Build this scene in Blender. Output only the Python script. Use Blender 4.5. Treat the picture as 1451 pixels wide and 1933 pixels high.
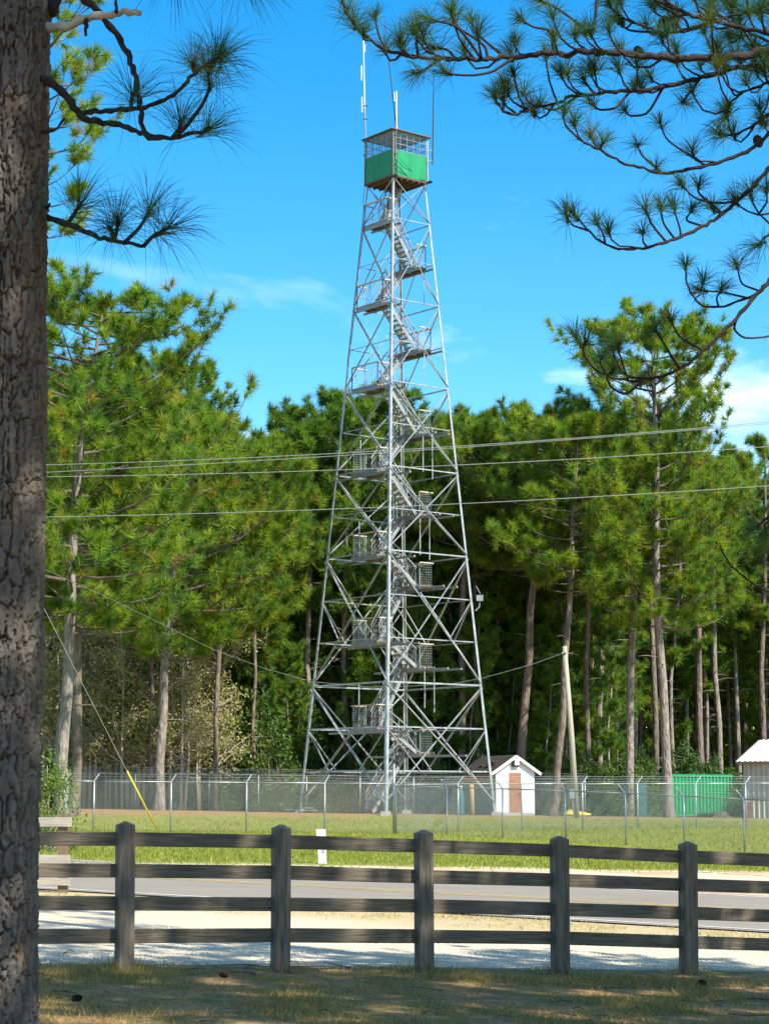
import bpy, math
import numpy as np
from mathutils import Vector, Matrix

for o in list(bpy.data.objects):
    bpy.data.objects.remove(o)
SC = bpy.context.scene
COL = SC.collection
R = math.radians
rng = np.random.default_rng(11)

# ------------------------------------------------------------------ camera
F, CX, CY = 3900.0, 725.5, 966.5
PITCH = math.atan(533.5 / F)
CAM = np.array([0.0, 0.0, 1.6])
cam = bpy.data.cameras.new("camera")
camo = bpy.data.objects.new("camera", cam)
COL.objects.link(camo)
camo.location = CAM
camo.rotation_euler = (R(90) + PITCH, 0, 0)
cam.sensor_fit = 'VERTICAL'
cam.sensor_height = 36.0
cam.lens = 36.0 * F / 1933.0
cam.clip_start, cam.clip_end = 0.1, 6000
SC.camera = camo
SC.render.resolution_x, SC.render.resolution_y = 768, 1024

# ------------------------------------------------------------------ light
SUN_AZ, SUN_EL = 132.0, 45.0        # azimuth clockwise from +Y (view direction)
SUN_DIR = np.array([math.sin(R(SUN_AZ)) * math.cos(R(SUN_EL)), math.cos(R(SUN_AZ)) * math.cos(R(SUN_EL)), math.sin(R(SUN_EL))])
world = bpy.data.worlds.new("World")
SC.world = world
world.use_nodes = True
wn, wl = world.node_tree.nodes, world.node_tree.links
wn.clear()
w_out = wn.new("ShaderNodeOutputWorld")
w_bg = wn.new("ShaderNodeBackground")
w_sky = wn.new("ShaderNodeTexSky")
w_sky.sky_type = 'NISHITA'
w_sky.sun_disc = False
w_sky.sun_elevation = R(SUN_EL)
w_sky.sun_rotation = R(SUN_AZ)
w_sky.altitude = 0
w_sky.air_density = 1.0
w_sky.dust_density = 0.1
w_sky.ozone_density = 3.0
w_hs = wn.new("ShaderNodeHueSaturation")
w_hs.inputs["Hue"].default_value = 0.494
w_hs.inputs["Saturation"].default_value = 1.44
w_hs.inputs["Value"].default_value = 0.97
wl.new(w_sky.outputs[0], w_hs.inputs["Color"])
# broken white clouds, added mainly out of view to whiten the blue shade: noise on the sky direction projected to a cloud layer
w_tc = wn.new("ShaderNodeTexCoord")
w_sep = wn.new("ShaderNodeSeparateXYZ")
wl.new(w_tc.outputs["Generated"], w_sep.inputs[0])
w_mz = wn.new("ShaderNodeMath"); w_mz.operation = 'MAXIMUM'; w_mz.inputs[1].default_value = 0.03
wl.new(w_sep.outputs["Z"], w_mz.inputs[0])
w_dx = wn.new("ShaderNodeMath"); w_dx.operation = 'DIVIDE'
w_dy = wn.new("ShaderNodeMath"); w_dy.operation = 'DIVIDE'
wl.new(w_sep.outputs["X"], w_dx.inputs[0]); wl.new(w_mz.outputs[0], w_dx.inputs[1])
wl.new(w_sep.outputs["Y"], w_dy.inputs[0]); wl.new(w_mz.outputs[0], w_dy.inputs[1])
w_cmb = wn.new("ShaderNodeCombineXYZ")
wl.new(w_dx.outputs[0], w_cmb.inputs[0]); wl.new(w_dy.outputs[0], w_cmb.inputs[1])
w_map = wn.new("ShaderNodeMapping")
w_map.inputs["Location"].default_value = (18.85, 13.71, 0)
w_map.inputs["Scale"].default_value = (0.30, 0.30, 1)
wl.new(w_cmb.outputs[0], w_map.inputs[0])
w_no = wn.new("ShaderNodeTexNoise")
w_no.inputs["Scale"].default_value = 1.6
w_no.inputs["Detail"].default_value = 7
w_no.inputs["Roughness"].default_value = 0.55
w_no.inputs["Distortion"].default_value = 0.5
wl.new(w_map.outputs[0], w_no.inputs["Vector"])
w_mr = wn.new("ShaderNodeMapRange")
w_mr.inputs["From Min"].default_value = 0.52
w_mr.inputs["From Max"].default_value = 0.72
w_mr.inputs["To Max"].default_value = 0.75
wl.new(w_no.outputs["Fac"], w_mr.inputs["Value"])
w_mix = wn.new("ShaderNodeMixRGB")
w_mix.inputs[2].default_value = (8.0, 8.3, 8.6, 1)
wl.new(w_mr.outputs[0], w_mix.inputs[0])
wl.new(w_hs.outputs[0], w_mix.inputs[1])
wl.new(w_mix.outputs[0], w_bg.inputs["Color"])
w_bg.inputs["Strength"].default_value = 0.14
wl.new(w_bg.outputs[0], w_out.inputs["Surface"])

sun = bpy.data.lights.new("sun", 'SUN')
sun.energy = 5.0
sun.angle = R(0.5)
sun.color = (1.0, 0.94, 0.84)
suno = bpy.data.objects.new("sun", sun)
COL.objects.link(suno)
suno.rotation_euler = Vector(SUN_DIR).to_track_quat('Z', 'Y').to_euler()
suno.location = (40, -30, 60)
SC.view_settings.view_transform = 'Standard'
SC.view_settings.look = 'None'
SC.view_settings.gamma = 1.0
SC.view_settings.exposure = 0.90
SC.view_settings.use_curve_mapping = False
SC.cycles.max_bounces = 6
SC.cycles.diffuse_bounces = 3
SC.cycles.transparent_max_bounces = 16

# ------------------------------------------------------------------ geometry helpers
CP, SP = math.cos(PITCH), math.sin(PITCH)

def ray(px, py):
    a = (px - CX) / F
    v = (CY - py) / F
    return np.array([a, CP - v * SP, SP + v * CP])

def at(px, py, Y):
    d = ray(px, py)
    return CAM + d * (Y / d[1])

GY = [-60, 0, 19.8, 30, 40, 48, 60, 70, 80, 88, 96, 105, 130, 260, 3000]
GZ = [0, -.03, -.045, -.10, -.12, -.05, -.05, 0.0, .12, .35, .70, .66, .45, .6, .6]
GS = [-.04, -.04, -.041, -.036, -.033, -.03, -.03, -.03, -.008, -.01, -.012, -.015, -.012, 0, 0]

def gz(X, Y):
    X = np.asarray(X, float); Y = np.asarray(Y, float)
    Xc = np.clip(X, -40, 40)
    return np.interp(Y, GY, GZ) + np.interp(Y, GY, GS) * Xc

def ground_at(px, py):
    d = ray(px, py)
    lo, hi = 2.0, 300.0
    for _ in range(60):
        m = .5 * (lo + hi)
        p = CAM + d * (m / d[1])
        if p[2] > gz(p[0], p[1]): lo = m
        else: hi = m
    return CAM + d * (lo / d[1])

def G(px, Y):
    """ground point in the column of pixel px at distance Y"""
    X = (px - CX) / F * Y * 1.0
    return np.array([X, Y, float(gz(X, Y))])

class MB:
    def __init__(s):
        s.V, s.Fq, s.Ft, s.Fn, s.n, s.C = [], [], [], [], 0, []
    def add(s, V, Fc, mat=0):
        V = np.asarray(V, float).reshape(-1, 3)
        Fa = Fc if isinstance(Fc, np.ndarray) else None
        if Fa is None:
            for f in Fc: s.Fn.append(([i + s.n for i in f], mat))
        elif Fa.shape[1] == 4: s.Fq.append((Fa + s.n, mat))
        else: s.Ft.append((Fa + s.n, mat))
        s.V.append(V); s.n += len(V)
        return s
    def box(s, c, size, ax=None, mat=0):
        c = np.asarray(c, float); h = np.asarray(size, float) / 2
        ax = np.eye(3) if ax is None else np.asarray(ax, float)
        sg = np.array([[x, y, z] for z in (-1, 1) for y in (-1, 1) for x in (-1, 1)], float) * h
        s.add(c + sg @ ax, np.array([[0, 2, 3, 1], [4, 5, 7, 6], [0, 1, 5, 4], [2, 6, 7, 3], [0, 4, 6, 2], [1, 3, 7, 5]]), mat)
        return s
    def ext(s, prof, p0, p1, up=(0, 0, 1), mat=0, prof1=None):
        p0 = np.asarray(p0, float); p1 = np.asarray(p1, float)
        d = p1 - p0; d /= np.linalg.norm(d)
        up = np.asarray(up, float)
        a = np.cross(up, d)
        if np.linalg.norm(a) < 1e-4: a = np.cross((1.0, 0, 0), d)
        a /= np.linalg.norm(a); b = np.cross(d, a)
        prof = np.asarray(prof, float); q1 = prof if prof1 is None else np.asarray(prof1, float)
        k = len(prof)
        V = np.vstack([p0 + prof[:, :1] * a + prof[:, 1:] * b, p1 + q1[:, :1] * a + q1[:, 1:] * b])
        s.add(V, np.array([[i, (i + 1) % k, k + (i + 1) % k, k + i] for i in range(k)]), mat)
        base = s.n - 2 * k
        s.Fn.append(([base + i for i in range(k)][::-1], mat)); s.Fn.append(([base + k + i for i in range(k)], mat))
        return s
    def beam(s, p0, p1, w, h, up=(0, 0, 1), mat=0):
        return s.ext([(-w/2, -h/2), (w/2, -h/2), (w/2, h/2), (-w/2, h/2)], p0, p1, up, mat)
    def angle(s, p0, p1, w, t, out, mat=0):
        """an L section"""
        return s.ext([(-w/2, -w/2), (w/2, -w/2), (w/2, -w/2 + t), (-w/2 + t, -w/2 + t), (-w/2 + t, w/2), (-w/2, w/2)], p0, p1, out, mat)
    def tube(s, pts, rad, k=6, mat=0, cap=True):
        pts = np.asarray(pts, float); n = len(pts)
        rad = np.full(n, rad) if np.isscalar(rad) else np.asarray(rad, float)
        t = np.gradient(pts, axis=0); t /= np.linalg.norm(t, axis=1)[:, None] + 1e-12
        a = np.cross(t[0], (0.31, 0.22, 0.93)); 
        if np.linalg.norm(a) < 1e-3: a = np.cross(t[0], (1.0, 0, 0))
        ang = np.arange(k) / k * 2 * math.pi
        V = []
        for i in range(n):
            a = a - t[i] * np.dot(a, t[i]); a /= np.linalg.norm(a)
            b = np.cross(t[i], a)
            V.append(pts[i] + rad[i] * (np.cos(ang)[:, None] * a + np.sin(ang)[:, None] * b))
        idx = np.arange(n * k).reshape(n, k)
        q = np.stack([idx[:-1], np.roll(idx[:-1], -1, 1), np.roll(idx[1:], -1, 1), idx[1:]], -1).reshape(-1, 4)
        s.add(np.vstack(V), q, mat)
        if cap:
            b0 = s.n - n * k
            s.Fn.append(([b0 + i for i in range(k)][::-1], mat)); s.Fn.append(([b0 + (n - 1) * k + i for i in range(k)], mat))
        return s
    def data(s, name, mats, off=None, smooth=False, col=None, attrs=None):
        V = np.vstack(s.V) if s.V else np.zeros((0, 3))
        if off is not None: V = V - np.asarray(off, float)
        me = bpy.data.meshes.new(name)
        lv, lt, mi = [], [], []
        for Fa, m in s.Fq + s.Ft:
            lv.append(Fa.ravel()); lt.append(np.full(len(Fa), Fa.shape[1])); mi.append(np.full(len(Fa), m))
        for f, m in s.Fn:
            lv.append(np.array(f)); lt.append(np.array([len(f)])); mi.append(np.array([m]))
        lv = np.concatenate(lv).astype(np.int32); lt = np.concatenate(lt).astype(np.int32); mi = np.concatenate(mi).astype(np.int32)
        me.vertices.add(len(V)); me.vertices.foreach_set("co", V.astype(np.float32).ravel())
        me.loops.add(len(lv)); me.loops.foreach_set("vertex_index", lv)
        me.polygons.add(len(lt))
        ls = np.zeros(len(lt), np.int32); ls[1:] = np.cumsum(lt)[:-1]
        me.polygons.foreach_set("loop_start", ls)
        if isinstance(mats, (list, tuple)):
            for m in mats: me.materials.append(m)
        else: me.materials.append(mats)
        me.polygons.foreach_set("material_index", mi)
        me.polygons.foreach_set("use_smooth", np.full(len(lt), bool(smooth)))
        if col is not None:
            at_ = me.color_attributes.new("tint", 'FLOAT_COLOR', 'POINT')
            c4 = np.ones((len(V), 4), np.float32); c4[:, :3] = col
            at_.data.foreach_set("color", c4.ravel())
        me.update(); me.validate()
        return me
    def build(s, name, mats, parent=None, smooth=False, col=None, off=None):
        if off is None and parent is not None: off = worldpos(parent)
        me = s.data(name, mats, off, smooth, col)
        o = bpy.data.objects.new(name, me)
        COL.objects.link(o)
        if parent is not None: o.parent = parent
        return o

def worldpos(o):
    p = np.zeros(3)
    while o is not None:
        p += np.array(o.location); o = o.parent
    return p

def tag(o, label=None, cat=None, group=None, kind=None):
    if label: o["label"] = label
    if cat: o["category"] = cat
    if group: o["group"] = group
    if kind: o["kind"] = kind
    return o

def thing(name, loc, label, cat, group=None):
    o = bpy.data.objects.new(name, None)
    o.empty_display_size = 0.2
    COL.objects.link(o); o.location = [float(v) for v in loc]
    return tag(o, label, cat, group)

def child(name, me, parent):
    o = bpy.data.objects.new(name, me); COL.objects.link(o); o.parent = parent
    return o

def copy_tree(o, parent=None):
    c = o.copy(); COL.objects.link(c)
    if parent is not None: c.parent = parent
    for ch in list(o.children): copy_tree(ch, c)
    return c

def smoothstep(a, b, x):
    t = np.clip((x - a) / (b - a), 0, 1); return t * t * (3 - 2 * t)

def hsh(i, j, seed=0):
    h = (i * 374761393 + j * 668265263 + seed * 1442695041) & 0x7fffffff
    h = ((h ^ (h >> 13)) * 1274126177) & 0x7fffffff
    return ((h ^ (h >> 16)) & 0xffff) / 65535.0

def vnoise(x, y, seed=0):
    xi = np.floor(x).astype(np.int64); yi = np.floor(y).astype(np.int64)
    u = x - xi; v = y - yi; u = u*u*(3-2*u); v = v*v*(3-2*v)
    a = hsh(xi, yi, seed); b = hsh(xi+1, yi, seed); c = hsh(xi, yi+1, seed); d = hsh(xi+1, yi+1, seed)
    return (a*(1-u)+b*u)*(1-v)+(c*(1-u)+d*u)*v

def fbm(x, y, seed=0, o=4):
    s = 0; a = .5
    for k in range(o):
        s = s + a * vnoise(x * 2**k, y * 2**k, seed + k); a *= .5
    return s

def voro(x, y, seed=0):
    xi = np.floor(x).astype(np.int64); yi = np.floor(y).astype(np.int64)
    f1 = np.full(x.shape, 9.0); f2 = np.full(x.shape, 9.0); cid = np.zeros(x.shape)
    for a in (-1, 0, 1):
        for b in (-1, 0, 1):
            cx, cy = xi + a, yi + b
            dx = cx + .1 + .8*hsh(cx, cy, seed) - x; dy = cy + .1 + .8*hsh(cx, cy, seed+7) - y
            d = np.sqrt(dx*dx + dy*dy)
            m = d < f1
            f2 = np.where(m, f1, np.minimum(f2, d)); cid = np.where(m, hsh(cx, cy, seed+13), cid); f1 = np.where(m, d, f1)
    return f1, f2, cid

# ------------------------------------------------------------------ materials
def nd(nt, t, **kw):
    n = nt.nodes.new(t)
    for k, v in kw.items():
        if hasattr(n, k): setattr(n, k, v)
        else: n.inputs[k].default_value = v
    return n

def M(name, c1, c2=None, rough=.75, metal=0.0, scale=4.0, stretch=(1, 1, 1), bump=0.0, bscale=None, lo=.35, hi=.65, spec=.3, detail=6, objrand=False):
    m = bpy.data.materials.new(name); m.use_nodes = True
    nt = m.node_tree; L = nt.links.new
    b = nt.nodes["Principled BSDF"]
    b.inputs["Roughness"].default_value = rough
    b.inputs["Metallic"].default_value = metal
    b.inputs["Specular IOR Level"].default_value = spec
    c2 = c2 or tuple(v * .72 for v in c1)
    tc = nd(nt, "ShaderNodeTexCoord"); mp = nd(nt, "ShaderNodeMapping"); mp.inputs["Scale"].default_value = stretch
    L(tc.outputs["Object"], mp.inputs[0])
    if objrand:
        oi = nd(nt, "ShaderNodeObjectInfo"); mu = nd(nt, "ShaderNodeVectorMath", operation='SCALE'); mu.inputs[0].default_value = (37, 53, 71)
        L(oi.outputs["Random"], mu.inputs["Scale"]); L(mu.outputs[0], mp.inputs["Location"])
    no = nd(nt, "ShaderNodeTexNoise", Scale=scale, Detail=detail, Roughness=.62)
    L(mp.outputs[0], no.inputs["Vector"])
    rp = nd(nt, "ShaderNodeValToRGB")
    rp.color_ramp.elements[0].position = lo; rp.color_ramp.elements[1].position = hi
    rp.color_ramp.elements[0].color = (*c2, 1); rp.color_ramp.elements[1].color = (*c1, 1)
    L(no.outputs["Fac"], rp.inputs[0]); L(rp.outputs[0], b.inputs["Base Color"])
    if bump:
        n2 = nd(nt, "ShaderNodeTexNoise", Scale=bscale or scale * 4, Detail=6)
        L(mp.outputs[0], n2.inputs["Vector"])
        bp = nd(nt, "ShaderNodeBump", Strength=bump, Distance=.02)
        L(n2.outputs["Fac"], bp.inputs["Height"]); L(bp.outputs[0], b.inputs["Normal"])
    return m

def leaf_mat(name, transl=.3, rough=.5, boost=(1, 1, 1)):
    m = bpy.data.materials.new(name); m.use_nodes = True
    nt = m.node_tree; L = nt.links.new
    b = nt.nodes["Principled BSDF"]; out = nt.nodes["Material Output"]
    b.inputs["Roughness"].default_value = rough; b.inputs["Specular IOR Level"].default_value = .2
    a = nd(nt, "ShaderNodeAttribute", attribute_name="tint")
    tr = nd(nt, "ShaderNodeBsdfTranslucent")
    mx = nd(nt, "ShaderNodeMixShader"); mx.inputs[0].default_value = transl
    ml = nd(nt, "ShaderNodeMixRGB", blend_type='MULTIPLY'); ml.inputs[0].default_value = 1; ml.inputs[2].default_value = (1.7, 1.6, .65, 1)
    L(a.outputs["Color"], b.inputs["Base Color"]); L(a.outputs["Color"], ml.inputs[1]); L(ml.outputs[0], tr.inputs[0])
    L(b.outputs[0], mx.inputs[1]); L(tr.outputs[0], mx.inputs[2]); L(mx.outputs[0], out.inputs["Surface"])
    return m

def bark_mat(name, c1, c2, scale=9, bump=.9, vz=.28):
    m = bpy.data.materials.new(name); m.use_nodes = True
    nt = m.node_tree; L = nt.links.new
    b = nt.nodes["Principled BSDF"]; b.inputs["Roughness"].default_value = .9; b.inputs["Specular IOR Level"].default_value = .15
    tc = nd(nt, "ShaderNodeTexCoord"); mp = nd(nt, "ShaderNodeMapping"); mp.inputs["Scale"].default_value = (1, 1, vz)
    oi = nd(nt, "ShaderNodeObjectInfo"); mu = nd(nt, "ShaderNodeVectorMath", operation='SCALE'); mu.inputs[0].default_value = (37, 53, 71)
    L(oi.outputs["Random"], mu.inputs["Scale"]); L(mu.outputs[0], mp.inputs["Location"])
    L(tc.outputs["Object"], mp.inputs[0])
    vo = nd(nt, "ShaderNodeTexVoronoi", Scale=scale); L(mp.outputs[0], vo.inputs["Vector"])
    no = nd(nt, "ShaderNodeTexNoise", Scale=scale * .8, Detail=7); L(mp.outputs[0], no.inputs["Vector"])
    rp = nd(nt, "ShaderNodeValToRGB"); rp.color_ramp.elements[0].position = .35; rp.color_ramp.elements[1].position = .68
    rp.color_ramp.elements[0].color = (*c2, 1); rp.color_ramp.elements[1].color = (*c1, 1)
    L(no.outputs["Fac"], rp.inputs[0]); L(rp.outputs[0], b.inputs["Base Color"])
    bp = nd(nt, "ShaderNodeBump", Strength=bump, Distance=.05); bp.invert = True
    L(vo.outputs["Distance"], bp.inputs["Height"]); L(bp.outputs[0], b.inputs["Normal"])
    return m

STEEL = M("galvanised_steel", (.44, .45, .43), (.25, .265, .265), rough=.45, metal=.5, scale=2.5, spec=.5)
STEEL2 = M("dull_steel", (.33, .34, .33), (.22, .23, .235), rough=.5, metal=.3, scale=3)
DARKMETAL = M("dark_metal", (.035, .033, .032), (.025, .024, .023), rough=.5, metal=.3)
WIRE = M("fence_wire", (.46, .50, .48), (.36, .40, .39), rough=.45, metal=.4)
CABGREEN = M("cab_green_paint", (.014, .27, .105), (.012, .17, .075), rough=.45, scale=1.8, stretch=(1.4, 1.4, .35), lo=.3, hi=.7)
TREADW = M("weathered_tread_wood", (.42, .39, .33), (.25, .22, .18), scale=6, stretch=(1, 1, 1))
LANDW = M("landing_boards", (.34, .25, .15), (.19, .135, .085), scale=5)
PALEW = M("pale_new_timber", (.62, .52, .36), (.48, .40, .28), scale=5)
ROOFBR = M("cab_roof_rust", (.20, .125, .10), (.11, .075, .06), rough=.6, scale=3)
CEIL = M("cab_ceiling", (.66, .68, .65), (.56, .58, .56), rough=.8)
RUST = M("red_oxide", (.20, .085, .05), (.13, .055, .035), scale=5)
CORNERP = M("weathered_corner_post", (.16, .12, .10), (.10, .08, .07), scale=5)
CONC = M("concrete", (.42, .40, .36), (.30, .28, .25), scale=6, bump=.2)
WHITEW = M("white_paint_wall", (.80, .81, .77), (.60, .60, .54), rough=.7, scale=2.0, stretch=(1.6, 1.6, .6), lo=.25, hi=.5, bump=.05, bscale=30)
WHITET = M("white_trim", (.80, .78, .74), (.70, .68, .63), rough=.6)
SHADESIDE = M("shade_grey_lap_siding", (.36, .37, .35), (.28, .29, .28), rough=.7, scale=3)  # left wall's shade put into the colour, greyer than the white walls
DOORBR = M("brown_door", (.37, .16, .088), (.27, .11, .06), rough=.55, scale=2.5, stretch=(1, 1, 3))
SHINGLE = M("dark_shingle", (.075, .066, .058), (.040, .036, .032), rough=.9, scale=6)
STRAWM = M("fallen_pine_straw", (.32, .19, .09), (.22, .12, .06), rough=.9, scale=8)
CONTG = M("container_green", (.014, .33, .125), (.012, .27, .105), rough=.45, scale=1.5, stretch=(1, 1, .5))
CONTD = M("container_end_green", (.014, .33, .125), (.012, .27, .105), rough=.45, scale=1.5)
BEIGEM = M("beige_metal_wall", (.66, .61, .50), (.56, .52, .43), rough=.5, scale=1.5, metal=.1)
WHITEROOF = M("white_metal_roof", (.78, .78, .76), (.68, .68, .66), rough=.4, metal=.1, scale=2)
POLEW = M("grey_pole_wood", (.40, .36, .28), (.27, .24, .19), scale=6, stretch=(4, 4, .3), bump=.3)
TANPOST = M("tan_treated_post", (.50, .33, .13), (.38, .24, .10), scale=6, stretch=(4, 4, .4))
FENCEW = M("weathered_fence_board", (.20, .162, .115), (.080, .064, .046), rough=.85, scale=5, stretch=(.55, 9, 9), bump=.5, bscale=9, objrand=True, lo=.32, hi=.7)
FENCEP = M("weathered_fence_post", (.21, .175, .13), (.070, .058, .045), rough=.85, scale=5, stretch=(8, 8, .5), bump=.55, bscale=9, objrand=True, lo=.32, hi=.7)
SILVERW = M("silvered_board", (.42, .38, .31), (.25, .225, .18), rough=.85, scale=5, stretch=(.6, 9, 9), bump=.4, bscale=9, objrand=True)
BROWNP = M("brown_post_wood", (.20, .14, .085), (.12, .085, .055), rough=.85, scale=5, stretch=(8, 8, .5), bump=.4, objrand=True)
YELLOW = M("yellow_plastic", (.80, .62, .05), (.70, .53, .04), rough=.5)
WHITEP = M("pedestal_white", (.74, .75, .75), (.66, .67, .68), rough=.5)
CABLE = M("cable_aluminium", (.50, .50, .46), (.40, .40, .37), rough=.5, metal=.2)
CABLES = M("service_cable_grey", (.22, .22, .20), (.15, .15, .14), rough=.6)
CABLED = M("cable_black", (.03, .03, .03), rough=.6)
PORC = M("porcelain", (.35, .2, .12), rough=.3)
LENSM = M("lamp_lens", (.62, .66, .68), rough=.25)
TEAL = M("teal_cabinet", (.05, .16, .16), (.04, .12, .12), rough=.5)
CONE = M("cone_scale", (.045, .030, .022), (.025, .017, .013), rough=.9, scale=30)
STUMP = M("stump_wood", (.12, .09, .07), (.06, .05, .04), rough=.95, scale=6, bump=.6)
BARK = bark_mat("pine_bark", (.23, .18, .14), (.10, .078, .062), 9, .9)
BARKG = bark_mat("pine_bark_grey", (.31, .27, .225), (.14, .12, .10), 11, 1.0)
BARKF = bark_mat("forest_bark", (.32, .27, .22), (.15, .125, .10), 9, .8)
LIMB = M("limb_bark", (.15, .115, .09), (.08, .06, .05), rough=.9, scale=6)
TWIG = M("twig_bark", (.046, .033, .030), (.024, .018, .017), rough=.9, scale=40, bump=.5, bscale=60)
DEADW = M("dead_grey_wood", (.50, .44, .34), (.34, .29, .22), rough=.9, scale=8)
NEEDLE = leaf_mat("pine_needles", .40, .45)
LEAF = leaf_mat("broad_leaves", .3, .45)
GRASSM = leaf_mat("grass_blades", .3, .6)

def glass_mat():
    m = bpy.data.materials.new("cab_glass"); m.use_nodes = True
    nt = m.node_tree; L = nt.links.new; out = nt.nodes["Material Output"]
    nt.nodes.remove(nt.nodes["Principled BSDF"])
    t = nd(nt, "ShaderNodeBsdfTransparent"); g = nd(nt, "ShaderNodeBsdfGlossy", Roughness=.05)
    t.inputs[0].default_value = (.92, .95, .95, 1)
    mx = nd(nt, "ShaderNodeMixShader"); mx.inputs[0].default_value = .045
    L(t.outputs[0], mx.inputs[1]); L(g.outputs[0], mx.inputs[2]); L(mx.outputs[0], out.inputs["Surface"])
    return m
GLASS = glass_mat()

# ------------------------------------------------------------------ ground
# straight lines in plan: Y = a + b X
FENCE_A, FENCE_B = 19.715, .396
near_pts = np.array([ground_at(*p)[:2] for p in ((165, 1684), (500, 1701), (850, 1724), (1156, 1738), (1280, 1752), (1440, 1765))])
yel_pts = np.array([ground_at(*p)[:2] for p in ((254, 1658), (500, 1672), (850, 1688), (1069, 1702), (1280, 1711))])
NB = np.polyfit(near_pts[:, 0], near_pts[:, 1], 1)
YB_ = np.polyfit(yel_pts[:, 0], yel_pts[:, 1], 1)
RB = .5 * (NB[0] + YB_[0])                       # road slope dY/dX
RNEAR = NB[1] + (NB[0] - RB) * 0; RMID = YB_[1]
RFAR = RMID + (RMID - RNEAR) * .95
LW = np.array([ground_at(*p)[:2] for p in ((300, 1628), (600, 1635), (900, 1637), (1300, 1643), (1440, 1646))])
LWF = np.polyfit(LW[:, 0], LW[:, 1], 1)
print("lawn", LWF)
print("road", NB, YB_, RB, RNEAR, RMID, RFAR)

def ground_mat():
    m = bpy.data.materials.new("ground_cover"); m.use_nodes = True
    nt = m.node_tree; L = nt.links.new
    b = nt.nodes["Principled BSDF"]; b.inputs["Roughness"].default_value = .95; b.inputs["Specular IOR Level"].default_value = .1
    geo = nd(nt, "ShaderNodeTexCoord"); P = geo.outputs["Object"]
    sep = nd(nt, "ShaderNodeSeparateXYZ"); L(P, sep.inputs[0])
    def math_(op, a, c, d=None):
        n = nd(nt, "ShaderNodeMath", operation=op)
        for i, v in enumerate((a, c, d)):
            if v is None: continue
            if isinstance(v, (int, float)): n.inputs[i].default_value = v
            else: L(v, n.inputs[i])
        return n.outputs[0]
    def noise(s, det=6, rough=.6, stretch=None):
        n = nd(nt, "ShaderNodeTexNoise", Scale=s, Detail=det, Roughness=rough)
        if stretch:
            mp = nd(nt, "ShaderNodeMapping"); mp.inputs["Scale"].default_value = stretch; L(P, mp.inputs[0]); L(mp.outputs[0], n.inputs["Vector"])
        else: L(P, n.inputs["Vector"])
        return n.outputs["Fac"]
    def ramp(f, stops):
        r = nd(nt, "ShaderNodeValToRGB"); e = r.color_ramp.elements
        while len(e) < len(stops): e.new(.5)
        for i, (p, c) in enumerate(stops): e[i].position = p; e[i].color = (*c, 1)
        L(f, r.inputs[0]); return r.outputs[0]
    def line(a, bb):            # signed distance past Y = a + b X
        return math_('SUBTRACT', sep.outputs["Y"], math_('MULTIPLY_ADD', sep.outputs["X"], bb, a))
    def mask(dist, lo, hi):
        n = nd(nt, "ShaderNodeMapRange", interpolation_type='SMOOTHSTEP'); n.inputs["From Min"].default_value = lo; n.inputs["From Max"].default_value = hi
        L(dist, n.inputs["Value"]); return n.outputs[0]
    def mix(f, a, c):
        n = nd(nt, "ShaderNodeMixRGB"); L(f, n.inputs[0]); L(a, n.inputs[1]); L(c, n.inputs[2]); return n.outputs[0]
    n_big = noise(.35, 5); n_mid = noise(1.3, 6); n_fine = noise(9, 6, .7); n_grit = noise(38, 4, .7)
    n_str = noise(3.0, 7, .75, (.8, 2.2, 1))
    fore = mix(mask(n_mid, .46, .60), ramp(n_fine, [(.3, (.19, .105, .045)), (.7, (.50, .32, .145))]), ramp(n_fine, [(.3, (.14, .115, .035)), (.7, (.30, .235, .085))]))
    gravel = ramp(n_grit, [(.30, (.34, .295, .225)), (.5, (.60, .495, .335)), (.7, (.76, .65, .46))])
    tan = ramp(n_fine, [(.3, (.30, .225, .10)), (.7, (.56, .44, .23))])
    sand = ramp(n_fine, [(.3, (.42, .33, .20)), (.7, (.70, .60, .42))])
    clay = ramp(n_fine, [(.3, (.40, .22, .11)), (.7, (.60, .40, .24))])
    lawn = ramp(n_str, [(.25, (.12, .145, .018)), (.5, (.21, .225, .035)), (.75, (.31, .30, .07))])
    lawn = mix(mask(n_big, .50, .68), lawn, ramp(n_fine, [(.3, (.15, .15, .035)), (.7, (.27, .235, .075))]))
    straw = ramp(n_str, [(.28, (.15, .075, .03)), (.5, (.29, .165, .075)), (.72, (.46, .31, .16))])
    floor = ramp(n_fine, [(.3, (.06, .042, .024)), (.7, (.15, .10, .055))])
    wob = math_('MULTIPLY_ADD', math_('SUBTRACT', n_mid, .5), 1.0, 0.0)
    wob2 = math_('MULTIPLY_ADD', math_('SUBTRACT', n_big, .5), 5.0, 0.0)
    c = fore
    d1 = math_('ADD', line(FENCE_A + .62, FENCE_B), wob)
    c = mix(mask(d1, -.15, .25), c, gravel)
    # dry grass in the lot, thicker near the road at the left
    d2 = math_('ADD', math_('ADD', line(NB[1] - 4.2, NB[0] - .05), math_('MULTIPLY', wob2, .9)), math_('MULTIPLY', wob, 1.8))
    c = mix(math_('MULTIPLY', mask(d2, -1.2, 1.8), .8), c, tan)
    d3 = math_('ADD', line(RMID, RB), math_('MULTIPLY', wob, .3))
    c = mix(mask(d3, 0, .5), c, mix(mask(n_big, .48, .58), sand, clay))
    d4 = math_('ADD', math_('ADD', line(LWF[1], LWF[0]), math_('MULTIPLY', wob2, .5)), math_('MULTIPLY', wob, 2.0))
    c = mix(mask(d4, -.8, .8), c, lawn)
    d5 = math_('ADD', math_('ADD', line(94.0, .10), math_('MULTIPLY', wob2, 1.0)), math_('MULTIPLY', wob, 3.0))
    c = mix(mask(d5, -3, 3), c, straw)
    d6 = math_('ADD', line(121, 0), wob2)
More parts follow.
